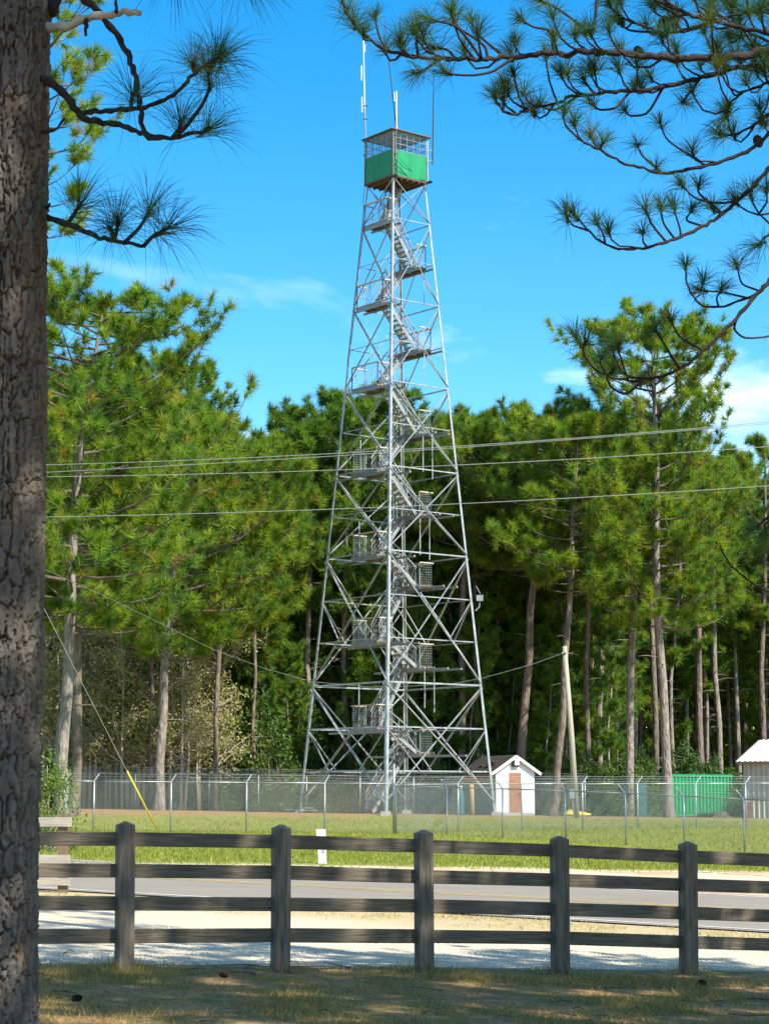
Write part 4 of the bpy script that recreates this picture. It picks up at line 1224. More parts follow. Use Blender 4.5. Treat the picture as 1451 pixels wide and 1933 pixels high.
def attr_mat(name, rough=.9, bump=.3):
    m = bpy.data.materials.new(name); m.use_nodes = True; nt = m.node_tree; L = nt.links.new
    b = nt.nodes["Principled BSDF"]; b.inputs["Roughness"].default_value = rough; b.inputs["Specular IOR Level"].default_value = .15
    a = nd(nt, "ShaderNodeAttribute", attribute_name="tint"); L(a.outputs["Color"], b.inputs["Base Color"])
    tc = nd(nt, "ShaderNodeTexCoord"); no = nd(nt, "ShaderNodeTexNoise", Scale=120, Detail=5); mp = nd(nt, "ShaderNodeMapping"); mp.inputs["Scale"].default_value = (1, 1, .4)
    L(tc.outputs["Object"], mp.inputs[0]); L(mp.outputs[0], no.inputs["Vector"])
    bp = nd(nt, "ShaderNodeBump", Strength=bump, Distance=.006); L(no.outputs["Fac"], bp.inputs["Height"]); L(bp.outputs[0], b.inputs["Normal"])
    return m
NEARBARK = attr_mat("plated_pine_bark")
trunk_o = mb.build("trunk", NEARBARK, pine1, True, cc.reshape(-1, 3))
# far crown of this tree, above the frame (its branches and shade)
tp = [np.array([np.interp(z, zz, cx), NY, z]) for z in (6.5, 9, 12, 15)] + [np.array([cx[-1] + .2, NY + .2, 20.0])]

def branch(parent, pxs, Y0, Y1, r0, r1, tufts, nlen, nn, nw, rg, shoots=0, shoot_len=.3, shoot_L=None, bend=.20, mat=TWIG, sub=()):
    """a branch along photo points, its depth going from Y0 to Y1; tufts at (px, py[, axis]) near the path's own depth"""
    pxs = np.array(pxs, float); n = len(pxs)
    seg = np.concatenate([[0], np.cumsum(np.hypot(*np.diff(pxs, axis=0).T))]); u = seg / seg[-1]
    uu = np.linspace(0, 1, max(6, int(seg[-1] / 9)))
    # smooth resample
    def cr(col):
        y = np.interp(uu, u, pxs[:, col]); k = np.ones(3) / 3
        yp = np.concatenate([[y[0]], y, [y[-1]]]); out = np.convolve(yp, k, 'valid'); out[0] = y[0]; out[-1] = y[-1]; return out
    X_, Y_ = cr(0), cr(1)
    D = Y0 + (Y1 - Y0) * uu + .10 * np.sin(uu * 5 + rg.uniform(0, 6))
    P = np.array([at(a, b, d) for a, b, d in zip(X_, Y_, D)])
    P[1:-1] += rg.normal(size=(len(P) - 2, 3)) * r0 * .22
    rad = (r0 + (r1 - r0) * uu) * (1 + .18 * np.sin(np.arange(len(uu)) * 1.9 + rg.uniform(0, 6)) * rg.uniform(.4, 1, len(uu)))
    mb = MB(); mb.tube(P, rad, 6)
    C, A = [], []
    tg = P[-1] - P[-2]; tg /= np.linalg.norm(tg)
    if tufts: C.append(P[-1]); A.append(tg + np.array([0, 0, .35]))
    for j in range(shoots):
        q = .12 + .86 * (j + rg.random()) / shoots
        i = min(len(P) - 2, int(q * (len(P) - 1)))
        t = P[i + 1] - P[i]; t /= np.linalg.norm(t)
        dv = t * rg.uniform(.3, 1) + np.array([rg.normal() * .25, rg.normal() * .7, rg.uniform(-.25, 1.1)]); dv /= np.linalg.norm(dv)
        l = shoot_len * rg.uniform(.5, 1.3)
        sag = rg.uniform(-.05, .22)
        q_ = [P[i], P[i] + dv * l * .35 - np.array([0, 0, sag * l]), P[i] + dv * l * .72 - np.array([0, 0, sag * l * .7]), P[i] + dv * l * .95 + np.array([0, 0, l * .16]), P[i] + dv * l * 1.05 + np.array([0, 0, l * .42])]
        e, e2_ = q_[-2], q_[-1]
        mb.tube(q_, [r1 * 1.15, r1 * 1.0, r1 * .9, r1 * .85, r1 * .8], 5)
        C.append(e2_); A.append(e2_ - e + np.array([0, 0, .05]))
    for sp_ in sub:
        sp_ = np.array(sp_, float)
        # root depth: nearest branch point
        i = int(np.argmin(np.hypot(X_ - sp_[0, 0], Y_ - sp_[0, 1]))); d0 = D[i]; d1 = d0 + rg.uniform(-.35, .35)
        k = len(sp_); S = [P[i]] + [at(sp_[j, 0], sp_[j, 1], d0 + (d1 - d0) * j / (k - 1)) for j in range(1, k)]
        S = np.array(S); tt = np.linspace(0, 1, 3 * k); S2 = np.stack([np.interp(tt, np.linspace(0, 1, k), S[:, c]) for c in range(3)], 1)
        S2[1:-1] = (S2[:-2] + S2[1:-1] * 2 + S2[2:]) / 4
        mb.tube(S2, np.linspace(r1 * 1.35, r1 * .85, len(S2)), 5)
        a_ = S2[-1] - S2[-3]; a_ /= np.linalg.norm(a_)
        C.append(S2[-1]); A.append(a_ + np.array([0, 0, .15]))
    bo_ = mb.build("branch", mat, parent, True)
    if C:
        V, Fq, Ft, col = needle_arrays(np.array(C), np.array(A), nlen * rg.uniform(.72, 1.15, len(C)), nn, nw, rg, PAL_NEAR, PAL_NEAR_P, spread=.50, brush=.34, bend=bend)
        m2 = MB(); m2.V.append(V); m2.n = len(V); m2.Fq.append((Fq, 0)); m2.Ft.append((Ft, 0))
        m2.build("needles", NEEDLE, bo_, False, col)
    return bo_

def c4(L): return [(x * .4135, y * .4135) for x, y in L]
rg = np.random.default_rng(5)
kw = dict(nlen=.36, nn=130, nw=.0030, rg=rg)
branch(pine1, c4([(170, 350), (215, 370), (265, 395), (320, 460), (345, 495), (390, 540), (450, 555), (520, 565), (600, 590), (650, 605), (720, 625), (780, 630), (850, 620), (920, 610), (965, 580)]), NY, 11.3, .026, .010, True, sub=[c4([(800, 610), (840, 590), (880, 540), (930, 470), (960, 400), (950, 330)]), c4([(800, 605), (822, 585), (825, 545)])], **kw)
branch(pine1, c4([(370, 520), (400, 512), (500, 505), (600, 500), (680, 490), (750, 455), (820, 415), (890, 330), (950, 300), (995, 255)]), 11.5, 11.0, .016, .010, True, sub=[c4([(590, 502), (600, 470), (605, 425)]), c4([(890, 330), (880, 310), (884, 290)]), c4([(950, 300), (985, 265), (1010, 245)])], **kw)
branch(pine1, c4([(330, -70), (390, 0), (470, 70), (530, 150), (580, 240), (610, 330), (630, 420), (640, 500), (650, 570), (670, 640), (740, 630)]), 11.2, 11.35, .022, .013, False, **kw)
branch(pine1, c4([(180, 975), (210, 990), (290, 1015), (370, 1045), (440, 1080), (500, 1100), (570, 1105), (655, 1125)]), NY, 11.2, .020, .010, False, sub=[c4([(300, 1012), (350, 960), (372, 932)]), c4([(520, 1095), (535, 1050), (540, 1000)]), c4([(527, 1075), (510, 1050), (500, 1038)]), c4([(570, 1105), (640, 1040), (685, 958)]), c4([(650, 1115), (700, 1075), (782, 1033)])], **kw)
branch(pine1, c4([(180, 115), (230, 125), (330, 115), (400, 80), (480, 70), (540, 55), (640, 62)]), NY, 11.0, .030, .018, False, mat=DEADW, **kw)
branch(pine1, c4([(395, 90), (395, 130), (393, 160)]), 11.2, 11.2, .015, .008, False, **kw)
branch(pine1, c4([(532, 55), (535, 30), (528, -10)]), 11.05, 11.0, .012, .008, False, **kw)
branch(pine1, c4([(190, 605), (222, 600), (275, 580), (295, 540)]), NY, 11.4, .012, .007, False, **kw)
branch(pine1, c4([(190, 985), (215, 960), (228, 930)]), NY, 11.4, .012, .007, False, **kw)
branch(pine1, c4([(180, 100), (240, 60), (262, -60)]), NY, 11.6, .035, .03, False, **kw)
branch(pine1, c4([(600, -190), (800, -160), (1000, -150), (1100, -110)]), 11.3, 11.0, .016, .010, True, sub=[c4([(1000, -150), (1050, -130), (1150, -90)]), c4([(760, -165), (780, -150), (800, -130)])], **kw)

# ------------------------------------------------------------------ right-hand pine whose branches cross the sky
def c5(L): return [(600 + x * .5865, y * .5865) for x, y in L]
RY = 17.5
rtx = 4.6
pine2_loc = np.array([rtx, RY, float(gz(rtx, RY))])
pine2 = thing("pine_tree", pine2_loc, "pine just off the right edge whose dark branches spread across the sky", "tree")
tp2 = np.array([[rtx, RY, pine2_loc[2]], [rtx + .05, RY, 5], [rtx - .05, RY + .1, 10], [rtx, RY, 15.0]])
MB().tube([tp2[0] - np.array([0, 0, .2]), tp2[0] + np.array([0, 0, .3]), tp2[1], tp2[2], tp2[3]], [.32, .25, .22, .17, .08], 16).build("trunk", BARK, pine2, True)
rg = np.random.default_rng(8)
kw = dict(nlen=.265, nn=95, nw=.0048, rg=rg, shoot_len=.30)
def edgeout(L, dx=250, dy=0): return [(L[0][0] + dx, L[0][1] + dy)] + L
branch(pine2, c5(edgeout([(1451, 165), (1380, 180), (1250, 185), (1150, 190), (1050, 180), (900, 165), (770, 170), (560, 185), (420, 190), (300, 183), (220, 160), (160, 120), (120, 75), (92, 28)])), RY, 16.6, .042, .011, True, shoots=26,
       sub=[c5([(640, 180), (600, 205), (560, 232), (500, 243), (430, 240), (400, 225)]), c5([(385, 192), (350, 220), (320, 236)]), c5([(545, 180), (540, 150), (500, 120), (450, 90), (435, 55)]), c5([(325, 180), (318, 150), (312, 90)]), c5([(290, 180), (270, 155), (262, 125)]), c5([(170, 128), (145, 128), (150, 95)]),
            c5([(755, 170), (752, 110), (740, 95), (690, 88), (650, 60)]), c5([(600, 180), (560, 150), (500, 100), (490, 60)]), c5([(520, 184), (470, 110), (440, 80), (350, 60)]), c5([(430, 188), (420, 160), (370, 150)])], **kw)
branch(pine2, c5(edgeout([(1451, 215), (1350, 215), (1250, 245), (1150, 270), (1050, 290), (930, 300), (820, 310), (760, 340), (700, 340), (640, 370), (600, 365), (575, 330), (570, 305)])), RY + .4, 17.0, .030, .010, True, shoots=24,
       sub=[c5([(830, 312), (770, 355), (730, 350), (710, 330)]), c5([(700, 340), (670, 320), (660, 295)]), c5([(900, 300), (870, 280), (850, 250)]), c5([(1120, 280), (1060, 370), (1000, 375), (985, 350)]), c5([(1000, 296), (960, 350), (900, 355), (880, 330)]), c5([(1230, 255), (1170, 330), (1180, 330)])], **kw)
branch(pine2, c5(edgeout([(1451, 430), (1400, 480), (1300, 520), (1200, 545), (1100, 560), (1060, 545), (980, 525), (920, 490), (850, 455), (800, 415), (790, 380), (792, 352)], 200, -150)), RY, 17.2, .022, .009, True, shoots=3,
       sub=[c5([(1100, 560), (1040, 500), (1025, 462)]), c5([(1240, 525), (1180, 490), (1120, 450), (1098, 395)]), c5([(920, 490), (885, 460), (875, 430)]), c5([(935, 497), (905, 480), (918, 455)]), c5([(1090, 560), (1085, 545), (1088, 535)])], **kw)
branch(pine2, c5(edgeout([(1451, 540), (1380, 620), (1300, 690), (1220, 740), (1120, 780), (1040, 800), (960, 800), (900, 775), (860, 730), (822, 688)], 200, -230)), RY, 16.8, .024, .009, True, shoots=4,
       sub=[c5([(1120, 778), (1070, 720), (1060, 690), (1050, 670)]), c5([(1150, 770), (1110, 720), (1100, 660)]), c5([(1060, 798), (1045, 780), (1045, 745)]), c5([(925, 787), (920, 760), (895, 710)]), c5([(1340, 650), (1290, 655), (1210, 640), (1165, 590)]), c5([(1230, 735), (1180, 710), (1205, 670)]), c5([(1170, 760), (1165, 740), (1140, 660)]), c5([(1280, 655), (1220, 620), (1225, 590)])], **kw)
branch(pine2, c5(edgeout([(1451, 905), (1400, 960), (1330, 1040), (1260, 1110), (1180, 1180), (1100, 1215), (1030, 1225), (950, 1220), (890, 1190), (855, 1140), (850, 1110), (825, 1075)], 220, -330)), RY - .3, 16.6, .024, .009, True, shoots=0,
       sub=[c5([(1240, 1125), (1160, 1085), (1130, 1020)]), c5([(1170, 1185), (1120, 1120), (1085, 1060)]), c5([(1000, 1224), (985, 1190), (960, 1110)]), c5([(930, 1215), (905, 1170), (915, 1145)]), c5([(1080, 1218), (1000, 1215), (970, 1190), (945, 1120)]), c5([(1040, 1226), (990, 1275), (940, 1245), (925, 1212), (950, 1190)]), c5([(1335, 1035), (1335, 1060), (1370, 1090), (1451, 1085), (1480, 1060)]), c5([(855, 1140), (850, 1120), (862, 1100)])], **kw)
branch(pine2, c5(edgeout([(1451, 915), (1390, 955), (1300, 988), (1240, 990), (1200, 950), (1180, 900), (1182, 850)], 150, -180)), RY, 17.4, .016, .008, True, shoots=0,
       sub=[c5([(1290, 988), (1280, 960), (1300, 925)]), c5([(1420, 925), (1360, 915), (1345, 850)]), c5([(1200, 950), (1230, 940), (1240, 900)]), c5([(1370, 960), (1300, 940), (1230, 935)])], **kw)
branch(pine2, c5(edgeout([(1500, 60), (1420, 30), (1300, 60), (1150, 105), (1100, 105), (960, 50), (930, 5)])), RY + .3, 17.8, .022, .010, True, shoots=16, sub=[c5([(1100, 105), (1000, 100), (950, 60)]), c5([(1310, 160), (1335, 90), (1330, 20), (1300, -30)]), c5([(1200, 95), (1180, 60), (1100, 20)])], **kw)
branch(pine2, c5(edgeout([(1500, 120), (1200, 50), (1000, -40), (760, -60), (650, -70)])), RY, 17.3, .024, .012, True, shoots=24, sub=[c5([(885, 170), (885, 130), (830, 70), (760, 20), (710, 0)])], **kw)
branch(pine2, c5(edgeout([(1600, 300), (1500, 330), (1420, 390), (1340, 440), (1290, 430)])), RY + .5, 17.9, .022, .010, True, shoots=16, **kw)
branch(pine2, c5(edgeout([(1600, 200), (1460, 260), (1380, 290), (1330, 320), (1300, 380)])), RY + .2, 17.6, .020, .010, True, shoots=16, **kw)
branch(pine2, c5(edgeout([(1600, 120), (1460, 140), (1400, 110), (1340, 120)])), RY + .5, 18.0, .020, .010, True, shoots=14, **kw)
branch(pine2, c5(edgeout([(1600, 700), (1500, 740), (1440, 760), (1410, 790)])), RY, 17.3, .018, .010, True, shoots=4, **kw)
branch(pine2, [(1900, 800), (1560, 880), (1470, 950), (1445, 985), (1440, 1010)], RY, 17.2, .018, .010, True, shoots=1, sub=[[(1465, 960), (1440, 985), (1418, 1000)]], **kw)
branch(pine2, [(1850, 1180), (1520, 1140), (1451, 1120), (1410, 1095), (1375, 1065), (1358, 1030)], RY, 17.3, .015, .007, False, **kw)
branch(pine2, c5(edgeout([(1600, 560), (1451, 690), (1400, 690), (1350, 660), (1340, 640)])), RY, 17.4, .012, .008, True, sub=[c5([(1420, 690), (1445, 650), (1440, 600)])], **kw)
# upper crown above the frame
wood, crn = gen_pine(41, tp2 + np.array([0, 0, 0]), .2, .07, 10.8, 2.9, 24, 5, 4, .25, .02, 30, pal=PAL_FOR, palp=PAL_FOR_P, dead=0)
o = child("crown", crn, pine2)

# ------------------------------------------------------------------ pines of the middle distance
def big(seed, pxs, Y, r0, crown_y, Rmax, n_limb, label, bark=BARK, pal=PAL_SUN, palp=PAL_SUN_P, nn=50, n_sub=7, per=4, nlen=.52, nw=.036, prof=None, dead=5, zmax=None, group=None):
    path = tpath(pxs, Y)
    if zmax: path.append(path[-1] + np.array([.3, 0, zmax]))
    z0 = at(CX, crown_y, Y)[2]
    ms = gen_pine(seed, path, r0, .07, z0, Rmax, n_limb, n_sub, per, nlen, nw, nn, prof, pal, palp, bark, 12, dead)
    return place_pine(ms, path[0], label, group), ms
big(116, [(284, 1520), (288, 1300), (280, 1000), (268, 820), (268, 735)], 112, .12, 1190, 5.0, 60, "mid-height pine filling the gap between the pale trunk and the bare grey trunk", BARK)
big(117, [(478, 1500), (480, 1250), (484, 1000), (488, 870)], 117, .12, 1180, 3.8, 44, "shorter round-crowned pine left of the spire-topped pine", BARK)
P1, ms1 = big(101, [(116, 1530), (124, 1380), (130, 1200), (141, 1000), (150, 790), (180, 660), (198, 548)], 88, .265, 1200, 5.7, 80, "tallest pine at left, its pale trunk rising beside the big near trunk", BARKG, prof=lambda t: .35 + .75 * math.sin(math.pi * (.28 + .62 * t)) ** 1.2)
big(102, [(138, 1530), (143, 1380), (150, 1200), (160, 1000), (185, 850), (200, 760)], 92, .24, 1190, 5.2, 54, "thinner pine standing right behind the pale trunk at left", BARK)
big(103, [(300, 1538), (306, 1400), (313, 1250), (330, 1050), (365, 900), (385, 800)], 103, .235, 1250, 6.0, 72, "pine with a bare grey lower trunk inside the left fence run", BARKG)
big(104, [(405, 1500), (410, 1300), (425, 1050), (440, 880), (445, 835)], 112, .15, 1200, 4.6, 50, "broad-crowned pine between the left fence and the wood", BARK)
big(105, [(1262, 1541), (1250, 1350), (1240, 1150), (1236, 1000), (1237, 850), (1232, 720), (1224, 596)], 112, .26, 1185, 5.2, 84, "tallest pine at right, its grey trunk before the green container", BARKG, prof=lambda t: .38 + .66 * math.sin(math.pi * (.22 + .66 * t)) ** 1.1)
big(106, [(1186, 1535), (1188, 1300), (1196, 1120), (1205, 900), (1200, 790)], 117, .245, 1130, 4.3, 46, "pine with a slightly bowed trunk just left of the tallest right pine", BARKG)
big(107, [(982, 1480), (990, 1330), (1000, 1180), (1014, 1020), (1025, 860), (1030, 775)], 119, .275, 1090, 5.4, 60, "leaning thick pine rising behind the white shed", BARK)
big(108, [(1043, 1532), (1055, 1400), (1065, 1280), (1072, 1160), (1085, 950), (1090, 800)], 110, .21, 1130, 4.3, 50, "dark pine leaning beside the utility pole", BARK)
big(109, [(1109, 1500), (1107, 1300), (1108, 1150), (1110, 950), (1112, 830)], 121, .18, 1130, 3.4, 34, "slim straight pine between the utility pole and the bowed pine", BARK)
big(110, [(1238, 1500), (1234, 1300), (1230, 1100), (1228, 850)], 138, .22, 1050, 3.2, 30, "dark trunk half hidden behind the tallest right pine", BARK)
big(111, [(872, 1490), (872, 1300), (872, 1100), (880, 900), (885, 790)], 121, .25, 1060, 4.0, 40, "thick dark pine behind the tower's right leg", BARK)
big(112, [(1322, 1500), (1318, 1300), (1318, 1100), (1316, 880)], 143, .28, 1080, 3.4, 34, "pine standing right behind the green container", BARK)
big(113, [(1440, 1500), (1438, 1200), (1440, 1000), (1444, 835)], 146, .24, 1200, 3.6, 36, "pine at the right edge behind the beige metal building", BARK)
big(114, [(655, 1500), (655, 1200), (654, 900), (652, 752)], 124, .24, 1040, 3.0, 34, "pine whose tip rises above the wood behind the tower's left side", BARK, pal=PAL_FOR, palp=PAL_FOR_P)
big(115, [(545, 1500), (547, 1200), (549, 900), (552, 778)], 126, .20, 1040, 2.6, 28, "narrow-topped pine left of the tower with a spire of tufts", BARK, pal=PAL_FOR, palp=PAL_FOR_P)
# pine seen just right of the near trunk, high against the sky
p6 = [np.array([(8 - CX) / F * 60, 62, 0.0])]; p6[0][2] = gz(p6[0][0], 62)
pth = [p6[0]] + [np.array([p6[0][0] + dx_, 62.0, z]) for dx_, z in ((.1, 8), (0, 16), (.2, 24), (.3, 30))]
ms6 = gen_pine(120, pth, .24, .08, 18.6, 2.8, 36, 6, 3, .42, .030, 40, bark=BARK, dead=0)
place_pine(ms6, pth[0], "pine mostly hidden by the near trunk, its yellow-green tufts against the sky")

# shade pines of the grove round the camera, outside the frame
for j, (x, y, s, rz) in enumerate(((6.2, 11.5, .48, 0.4), (9.4, 8.0, .62, 2.0), (10.6, 12.4, .48, 3.1), (3.3, 4.8, .60, 0.2), (13.0, 7.0, .56, 5.3), (3.2, -2.0, .56, 3.3), (7.3, 14.0, .42, 2.6), (8.2, 15.8, .40, 0.9), (5.2, 10.0, .44, 5.5))):
    t = place_pine(ms1 if j % 2 else ms6, (x, y, float(gz(x, y))), "pine of the shady grove to the right of the camera, outside the view", "grove pines outside the view", rz=rz, sc=s)

# ------------------------------------------------------------------ the wood behind the compound
VAR = []
for v in range(7):
    rg = np.random.default_rng(300 + v)
    H = [23.5, 25, 22, 24, 26, 20.5, 17][v]; cb = [.46, .52, .40, .54, .48, .40, .26][v]
    path = [np.array([0, 0, 0.0]), np.array([rg.normal() * .2, rg.normal() * .2, H * .4]), np.array([rg.normal() * .35, rg.normal() * .3, H * .75]), np.array([rg.normal() * .5, rg.normal() * .4, H])]
    VAR.append((H, gen_pine(310 + v, path, [.19, .22, .16, .2, .23, .14, .11][v], .05, H * cb, [2.9, 3.2, 2.7, 2.8, 3.3, 2.4, 2.2][v], [38, 42, 40, 36, 42, 36, 34][v], 6, 4, .54, .056, 26, None, PAL_FOR, PAL_FOR_P, BARKF, 7, 9)))
rg = np.random.default_rng(77)
spots = []
def try_spot(x, y, dmin):
    for a, b in spots:
        if (a - x)**2 + (b - y)**2 < dmin * dmin: return False
    spots.append((x, y)); return True
cnt = 0
while len(spots) < 255 and cnt < 12000:
    cnt += 1
    y = 122.5 + 44 * rg.random() ** 1.15; hwid = y * .186 + 7
    x = rg.uniform(-hwid, hwid)
    if 13 < x < 27 and y < 142: continue
    if x >= 21 and y < 145: continue
    try_spot(x, y, 1.75)
ORD = "first second third fourth fifth sixth seventh eighth ninth tenth eleventh twelfth thirteenth fourteenth fifteenth sixteenth seventeenth eighteenth nineteenth twentieth twenty-first twenty-second twenty-third twenty-fourth twenty-fifth twenty-sixth twenty-seventh twenty-eighth twenty-ninth thirtieth thirty-first thirty-second thirty-third thirty-fourth thirty-fifth".split()
REG = ((200, "behind the thicket at far left"), (400, "behind dead tree and grey trunk"), (590, "between dead tree and tower"), (920, "behind the tower"), (1100, "behind the white shed"), (1290, "between utility pole and container"), (9999, "behind container and metal building"))
def region(px): return next(i for i, (m, n) in enumerate(REG) if px < m)
by = {}
for (x, y) in spots:
    px = CX + x / y * F; rank = 0 if y < 128.5 else (1 if y < 142 else 2)
    by.setdefault((region(px), rank), []).append((px, x, y))
for (ri, rank), lst in sorted(by.items()):
    lst.sort()
    for i, (px, x, y) in enumerate(lst):
        v = rg.choice(7, p=[.14, .14, .16, .12, .10, .16, .18]); H, ms = VAR[v]
        sc = rg.uniform(.90, 1.10)
        if 400 < px < 640: sc *= .93
        if px > 1330: sc *= .95
        inview = -30 < px < 1480
        if rank == 0 and inview and i < 34: lab, grp = f"front-rank wood pine {REG[ri][1]}, {ORD[i]} from the left", "front rank pines of the wood"
        else:
            lab = f"slender pine in the {('front', 'middle', 'deepest')[rank]} ranks of the wood {REG[ri][1]}"; grp = lab.replace("pine", "pines")
        place_pine(ms, (x, y, float(gz(x, y))), lab, grp, rz=rg.uniform(0, 6.28), sc=sc)
# young pines with low crowns at the front of the wood
ys_ = []
while len(ys_) < 58:
    y = rg.uniform(120.5, 132); x = rg.uniform(-25, 25); px = CX + x / y * F
    if px < 330 or 1195 < px or any((a - x)**2 + (b - y)**2 < 1.6 for a, b in ys_) or (930 < px < 1015 and y < 123): continue
    ys_.append((x, y))
ys_.sort(key=lambda p: p[0] / p[1])
for i, (x, y) in enumerate(ys_):
    px = CX + x / y * F; nm = "left of the tower" if px < 590 else ("behind the tower" if px < 920 else "right of the tower")
    k_ = sum(1 for a, b in ys_[:i] if (("left of the tower" if CX + a / b * F < 590 else ("behind the tower" if CX + a / b * F < 920 else "right of the tower")) == nm))
    place_pine(VAR[6][1], (x, y, float(gz(x, y))), f"young low-crowned pine under the tall ones {nm}, {ORD[min(k_, 34)]} from the left", "young pines at the front of the wood", rz=rg.uniform(0, 6.28), sc=rg.uniform(.5, .98))

def leaf_cloud(C, n, size, rg, pal, palp, r):
    """leaf quads scattered about clump centres"""
    N = len(C)
    P = (np.asarray(C)[:, None, :] + rg.normal(size=(N, n, 3)) * r).reshape(-1, 3)
    m = len(P); d = rg.normal(size=(m, 3)); d /= np.linalg.norm(d, axis=1)[:, None]
    s = np.cross(d, rg.normal(size=(m, 3))); s /= np.linalg.norm(s, axis=1)[:, None]
    l = size * rg.uniform(.6, 1.2, (m, 1))
    V = np.stack([P - d * l * .5, P + s * l * .25, P + d * l * .5, P - s * l * .25], 1).reshape(-1, 3)
    Fq = np.arange(m * 4).reshape(m, 4)
    col = np.repeat(np.repeat(pal[rg.choice(len(pal), N, p=palp)], n, 0) * rg.uniform(.75, 1.25, (m, 1)), 4, 0)
    return V, Fq, col
PAL_LEAF = np.array([(.065, .125, .024), (.05, .10, .022), (.10, .155, .028), (.14, .165, .04)])
def gen_bush(seed, w, h, nclump, n, size, pal=PAL_LEAF, palp=(.35, .3, .25, .1), stems=5, mat=DEADW):
    rg = np.random.default_rng(seed)
    C = []
    while len(C) < nclump:
        p = rg.uniform(-1, 1, 3); p[2] = rg.random()
        rr = math.hypot(p[0], p[1])
        if rr < (1 - .75 * p[2] ** 1.6) * rg.uniform(.7, 1.1): C.append((p[0] * w, p[1] * w, p[2] * h + .1))
    C = np.array(C); V, Fq, col = leaf_cloud(C, n, size, rg, pal, palp, .11 * w + .05)
    V[:, 2] = np.maximum(V[:, 2], .02)
    mb = MB(); mb.add(V, Fq); fo = mb.data("foliage", LEAF, None, False, col)
    st = MB()
    for j in range(stems + nclump // 4):
        c = C[rg.integers(nclump)]; b = np.array([rg.normal() * .12 * w, rg.normal() * .12 * w, -.1])
        st.tube([b, (b + c) / 2 + rg.normal(size=3) * .08 * w, c], [.03, .02, .008], 4, cap=False)
    return st.data("stem", mat), fo
def place_bush(ms, loc, label, group=None, rz=0, sc=1, name="shrub", cat="shrub"):
    t = thing(name, loc, label, cat, group); t.rotation_euler = (0, 0, rz); t.scale = (sc, sc, sc)
    child("stem", ms[0], t); child("foliage", ms[1], t); return t
BV = [gen_bush(500, 1.7, 3.4, 95, 46, .22), gen_bush(501, 2.0, 2.6, 95, 46, .22), gen_bush(502, 1.4, 4.6, 95, 46, .22)]
rg = np.random.default_rng(91)
SB = {}
for j in range(90):
    y = 116.5 + 9 * rg.random(); hwid = y * .186 + 4
    x = -hwid + 2 * hwid * (j + rg.random()) / 90
    if 6 < x < 12 and y < 118: y = 120.5
    px = CX + x / y * F
    if px > 1240: y = max(y, 136 if px < 1400 else 139); x = (px - CX) / F * y
    big_ = 330 < px < 600
    nm = REG[region(px)][1]; SB[nm] = SB.get(nm, -1) + 1; vis = -20 < px < 1470
    lab = f"leafy shrub at the wood's edge, {ORD[min(19, SB[nm])]} from left {nm}" if vis else f"dark leafy shrub at the wood's edge {'beyond the left' if px < 0 else 'beyond the right'} edge of view"
    place_bush(BV[rg.integers(3)], (x, y, float(gz(x, y))), lab, "shrubs along the wood's edge", rz=rg.uniform(0, 6.28), sc=rg.uniform(.75, 1.15) * (1.35 if big_ else .9))

# the far depth of the wood, nobody could count it
rg = np.random.default_rng(17)
C = np.stack([rg.uniform(-62, 62, 20000), rg.uniform(168, 194, 20000), 22.5 * rg.random(20000) ** 1.5 + .3], 1)
V, Fq, col = leaf_cloud(C, 9, 1.0, rg, PAL_FOR * 1.15, PAL_FOR_P, .7)
mb = MB(); mb.add(V, Fq, 0); nl = len(V)
for j in range(260):
    x, y = rg.uniform(-52, 52), rg.uniform(167, 187); H = rg.uniform(17, 23)
    mb.tube([(x, y, .3), (x + rg.normal() * .3, y, H)], [.16, .06], 5, 1, cap=False)
col2 = np.zeros((mb.n, 3)); col2[:nl] = col
fw = mb.build("far_wood", [LEAF, BARKF], None, False, col2)
tag(fw, "dense dark depth of the pine wood far behind the trunks", "wood", kind='stuff')

# pale vine-draped thicket and dead branches at left
PAL_PALE = np.array([(.27, .28, .10), (.34, .31, .15), (.20, .24, .06), (.38, .33, .19)])
def gen_bare(seed, H, spread, nb, leaves=120, horiz=False):
    rg = np.random.default_rng(seed); mb = MB(); tips = []
    tr = np.array([[0, 0, -.1], [rg.normal() * .1, 0, H * .35], [rg.normal() * .25, rg.normal() * .1, H * .7], [rg.normal() * .3, 0, H]])
    mb.tube(tr, [.10, .08, .055, .02], 6)
    for j in range(nb):
        q = rg.uniform(.22, 1); b = np.array([np.interp(q, [0, .35, .7, 1], tr[:, c]) for c in range(3)])
        az = rg.uniform(0, 6.28); el = rg.uniform(-.1, .35) if horiz else rg.uniform(.1, 1.1)
        d = np.array([math.cos(az) * math.cos(el), math.sin(az) * math.cos(el), math.sin(el)]); l = spread * rg.uniform(.5, 1.1) * (1.15 - .5 * q)
        pts = [b, b + d * l * .35, b + d * l * .7 + np.array([0, 0, .12 * l]), b + d * l + np.array([0, 0, (.02 if horiz else .2) * l])]
        mb.tube(pts, [.034, .026, .018, .009], 4, cap=False)
        for m in range(6):
            f_ = rg.uniform(.25, 1); p = b + d * l * f_ + np.array([0, 0, .1 * l * f_]); dd = d * .6 + rg.normal(size=3) * .6; dd /= np.linalg.norm(dd)
            ll = l * rg.uniform(.15, .4); e = p + dd * ll
            mb.tube([p, (p + e) / 2 + rg.normal(size=3) * .05, e], [.013, .010, .006], 3, cap=False); tips.append(e)
    C = np.array(tips); C = C[rg.choice(len(C), min(leaves, len(C)), replace=False)]
    V, Fq, col = leaf_cloud(C, 18, .20, rg, PAL_PALE, (.3, .3, .25, .15), .26)
    lf = MB(); lf.add(V, Fq)
    return mb.data("trunk", DEADW, None, True), lf.data("foliage", LEAF, None, False, col)
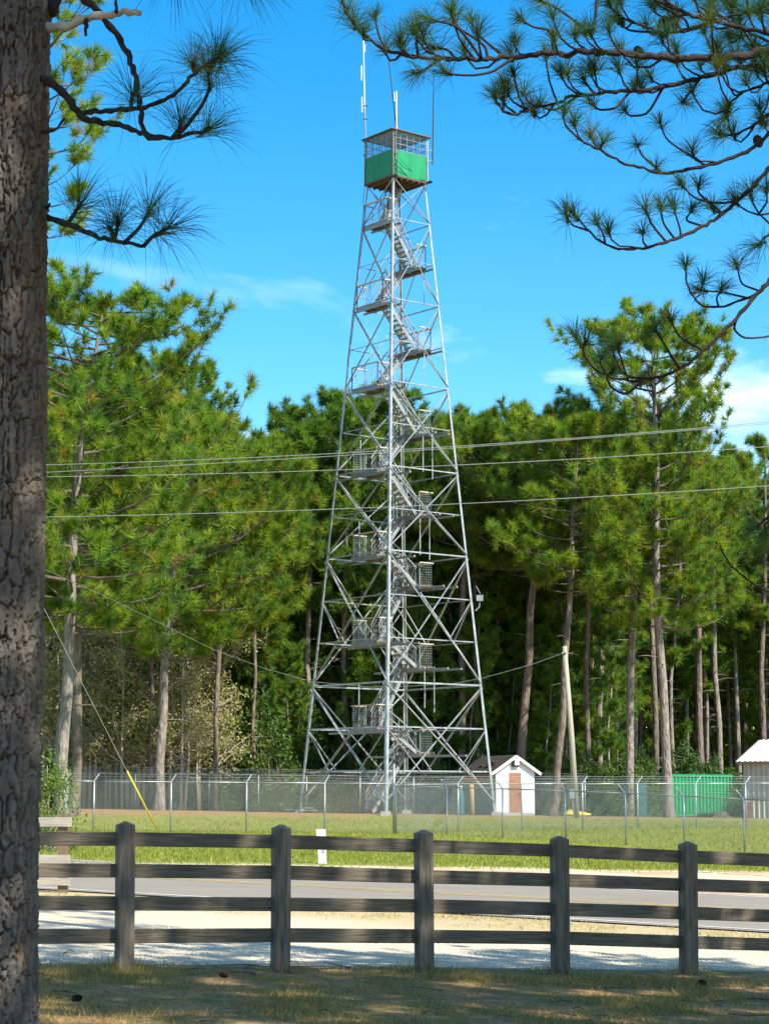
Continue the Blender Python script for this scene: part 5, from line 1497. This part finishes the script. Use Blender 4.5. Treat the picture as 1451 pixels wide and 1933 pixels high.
PV = [gen_bare(600, 9.5, 2.5, 38, 200), gen_bare(601, 8.0, 2.2, 34, 190), gen_bare(602, 10.5, 2.6, 40, 210)]
DV = gen_bare(610, 8.2, 2.9, 24, 14, True)
rg = np.random.default_rng(62)
for j, px in enumerate((88, 112, 165, 175, 186, 205, 212, 225, 235, 245, 255, 265, 275, 285, 325, 345, 380, 410)):
    Y = 111.7 + rg.uniform(0, 4.5); p = G(px, Y); v = j % 3
    place_bush(PV[v], p, f"pale twiggy vine-draped thicket tree at left, {ORD[j]} of the thicket from the left", "pale thicket trees at left", rz=rg.uniform(0, 6.28), sc=rg.uniform(.8, 1.08), name="thicket_tree", cat="tree")
place_bush(DV, G(352, 112.8), "dead tree with bare pale branches right of the bare grey pine trunk", rz=.4, name="dead_tree", cat="tree")
place_bush(DV, G(378, 114), "smaller dead tree with drooping bare limbs before the dark shrubs", rz=2.4, sc=.72, name="dead_tree", cat="tree")

# leafy shrub at the left by the sunlit fence
bs = gen_bush(520, 1.25, 2.45, 70, 60, .10, np.array([(.12, .19, .03), (.16, .22, .04), (.08, .14, .028), (.2, .23, .06)]), (.4, .25, .25, .1))
place_bush(bs, G(88, 58), "bright leafy shrub behind the silvery fence end at left")
bs2 = gen_bush(521, .8, .9, 30, 50, .08, PAL_LEAF)
place_bush(bs2, G(100, 52), "low dark shrub at the foot of the silvery fence end")

# ------------------------------------------------------------------ grass, litter, cones
def blades(name, X, Y, h, w, pal, palp, rg, label, lean=.5):
    n = len(X); Z = gz(X, Y) - .01
    az = rg.uniform(0, 6.28, n); hv = h * rg.uniform(.5, 1.2, n) * (.45 + 1.15 * fbm(X * .9, Y * .9, 44))
    sx, sy = np.cos(az) * w / 2, np.sin(az) * w / 2
    ln = rg.normal(size=(n, 2)) * lean * hv[:, None]
    B = np.stack([X, Y, Z], 1)
    V = np.stack([B + np.stack([-sx, -sy, 0 * sx], 1), B + np.stack([sx, sy, 0 * sx], 1), B + np.stack([ln[:, 0], ln[:, 1], hv], 1)], 1).reshape(-1, 3)
    col = np.repeat(pal[rg.choice(len(pal), n, p=palp)] * rg.uniform(.7, 1.3, (n, 1)), 3, 0)
    mb = MB(); mb.add(V, np.arange(n * 3).reshape(n, 3))
    return tag(mb.build(name, GRASSM, None, False, col), label, "grass", kind='stuff')
rg = np.random.default_rng(23)
n = 120000
Y = rg.uniform(11, 20.3, n); X = rg.uniform(-1, 1, n) * (Y * .19 + 1.2)
keep = (Y < FENCE_A + FENCE_B * X + .35 + rg.normal(size=n) * .12) & (fbm(X * 1.4, Y * 1.4, 70) + rg.normal(size=n) * .09 > .50)
PG = np.array([(.17, .15, .04), (.26, .20, .07), (.12, .125, .03), (.38, .27, .11), (.46, .32, .14)])
blades("grass", X[keep], Y[keep], .085, .006, PG, (.3, .25, .2, .15, .1), rg, "thin shaded grass and dry blades in front of the fence", .7)
# fallen needles
n = 26000
Y = rg.uniform(11, 20.2, n); X = rg.uniform(-1, 1, n) * (Y * .19 + 1.2)
k_ = (Y < FENCE_A + FENCE_B * X + .55); X, Y = X[k_], Y[k_]; n = len(X)
az = rg.uniform(0, 6.28, n); l = rg.uniform(.06, .13, n); Z = gz(X, Y) + rg.uniform(.008, .03, n)
d = np.stack([np.cos(az), np.sin(az), rg.normal(size=n) * .12], 1); s = np.stack([-np.sin(az), np.cos(az), 0 * az], 1) * .002
B = np.stack([X, Y, Z], 1)
V = np.stack([B - s, B + s, B + d * l[:, None]], 1).reshape(-1, 3)
col = np.repeat(np.array([(.28, .15, .07), (.38, .25, .12), (.20, .10, .05), (.45, .33, .18)])[rg.choice(4, n)], 3, 0)
mb = MB(); mb.add(V, np.arange(n * 3).reshape(n, 3)); tag(mb.build("pine_straw", GRASSM, None, False, col), "fallen brown pine needles strewn over the shaded ground", "pine straw", kind='stuff')
# weeds round the post feet and fallen twigs
wx_, wy_ = [], []
for (px, yt, yb), Yp in zip(POSTS, POSTY):
    p = at(px, yb, Yp); a = rg.uniform(0, 6.28, 90); r_ = .08 + .22 * rg.random(90) ** 1.5
    wx_.append(p[0] + r_ * np.cos(a)); wy_.append(p[1] - .03 + r_ * np.sin(a) * .7)
blades("grass", np.concatenate(wx_), np.concatenate(wy_), .17, .007, PG, (.3, .25, .2, .15, .1), rg, "taller weeds growing round the feet of the fence posts", .45)
mb = MB()
for j in range(110):
    y = rg.uniform(12, 20.5); x = rg.uniform(-1, 1) * (y * .19 + .8); a = rg.uniform(0, 6.28); l = rg.uniform(.08, .38)
    p = np.array([x, y, float(gz(x, y)) + .018]); d = np.array([math.cos(a), math.sin(a), rg.normal() * .06]); q = p + d * l
    mb.tube([p, (p + q) / 2 + rg.normal(size=3) * .03 * l + np.array([0, 0, .012]), q], [.007, .006, .003], 4, cap=False)
tag(mb.build("litter", LIMB, None), "small fallen twigs scattered on the shaded ground", "twigs", kind='stuff')
# lawn
n = 110000
Y = 42 + 52 * rg.random(n) ** 1.2; X = rg.uniform(-1, 1, n) * (Y * .19 + 2)
k_ = (Y > LWF[1] + LWF[0] * X + 1.0 * rg.normal(size=n) + 5 * (fbm(X * .35, Y * .35, 9) - .47)) & (Y < 92.5 + .10 * X + rg.normal(size=n) * 1.5)
PLW = np.array([(.14, .185, .022), (.20, .235, .03), (.26, .265, .042), (.34, .30, .08)])
blades("grass", X[k_], Y[k_], .10, .025, PLW, (.35, .35, .2, .1), rg, "sunlit green lawn between the road and the compound", .5)
# dry weeds along the lot and road edges
n = 14000
X = rg.uniform(-9, 9, n); Y = NB[1] - 1.3 + NB[0] * X + rg.normal(size=n) * 1.0
k_ = (Y < RNEAR - .5 + RB * X) & (fbm(X * .8, Y * .8, 15) > .45)
blades("grass", X[k_], Y[k_], .06, .012, np.array([(.40, .32, .14), (.30, .27, .09), (.5, .42, .22)]), (.5, .3, .2), rg, "dry tan grass along the gravel lot and road", .7)
# gravel stones
n = 9000
X = rg.uniform(-5.5, 6, n); Y = FENCE_A + FENCE_B * X + .6 + 6.0 * rg.random(n) ** 1.5
r = rg.uniform(.005, .014, n); B = np.stack([X, Y, gz(X, Y) + r * .3], 1)
off = np.array([(1, 0, 0), (-1, 0, 0), (0, 1, 0), (0, -1, 0), (0, 0, .7), (0, 0, -.7)], float)
V = (B[:, None, :] + off * r[:, None, None] * rg.uniform(.7, 1.3, (n, 6, 1))).reshape(-1, 3)
fo = np.array([(0, 2, 4), (2, 1, 4), (1, 3, 4), (3, 0, 4), (2, 0, 5), (1, 2, 5), (3, 1, 5), (0, 3, 5)])
Ft = (np.arange(n)[:, None, None] * 6 + fo).reshape(-1, 3)
mb = MB(); mb.add(V, Ft)
tag(mb.build("gravel", attr_mat("pale_limestone", .9, .1), None, False, np.repeat(np.array([(.62, .58, .50), (.50, .47, .40), (.74, .70, .62)])[rg.choice(3, n)], 6, 0)), "pale loose gravel of the lot beyond the fence", "gravel", kind='stuff')
# pine cones
def cone_mesh(seed):
    rg = np.random.default_rng(seed); mb = MB()
    zs = np.linspace(0, 1, 9)
    mb.tube([(0, 0, z * .13) for z in zs], .045 * np.sin(math.pi * (.12 + .83 * zs)) * .75 + .004, 8)
    for i in range(9):
        rr = .045 * math.sin(math.pi * (.12 + .83 * i / 8))
        for k in range(8):
            a = (k + .5 * (i % 2)) / 8 * 6.283; c = np.array([math.cos(a) * rr * .6, math.sin(a) * rr * .6, i * .0155]); o = np.array([math.cos(a), math.sin(a), -.35]); s = np.array([-math.sin(a), math.cos(a), 0]) * .014
            mb.add([c - s * .6, c + s * .6, c + o * .022 + s, c + o * .026 + np.array([0, 0, .012]), c + o * .022 - s], [[0, 1, 2, 3, 4]])
    return mb.data("pine_cone", CONE)
CM = cone_mesh(3)
for (px, py, rz, rx, s, lab) in ((420, 1851, .5, 1.2, .95, "pine cone on the grass between the second and third fence posts from the left"), (138, 1897, 2.2, 1.5, .9, "pine cone on the grass beside the big trunk at left"), (1330, 1866, 4.0, 1.35, .9, "pine cone on the grass right of the rightmost fence post")):
    p = ground_at(px, py); o = bpy.data.objects.new("pine_cone", CM); COL.objects.link(o)
    o.location = (p[0], p[1], p[2] + .045); o.rotation_euler = (rx, .2, rz); o.scale = (s * .85, s * .62, s * .6)
    tag(o, lab, "pine cone", "pine cones on the ground")
for (px, py, Y) in ((1256, 34, 17.7), (1201, 92, 17.4), (1427, 260, 17.8), (1165, 28, 17.6)):
    p = at(px, py, Y); o = child("pine_cone", CM, pine2); o.location = p - worldpos(pine2); o.rotation_euler = (2.6, .3, px); o.scale = (.9, .9, .9)
tri = sum(len(o.data.polygons) for o in bpy.data.objects if o.type == 'MESH'); um = sum(len(m.polygons) for m in bpy.data.meshes)
print("objects", len(bpy.data.objects), "polys inst", tri, "unique", um)
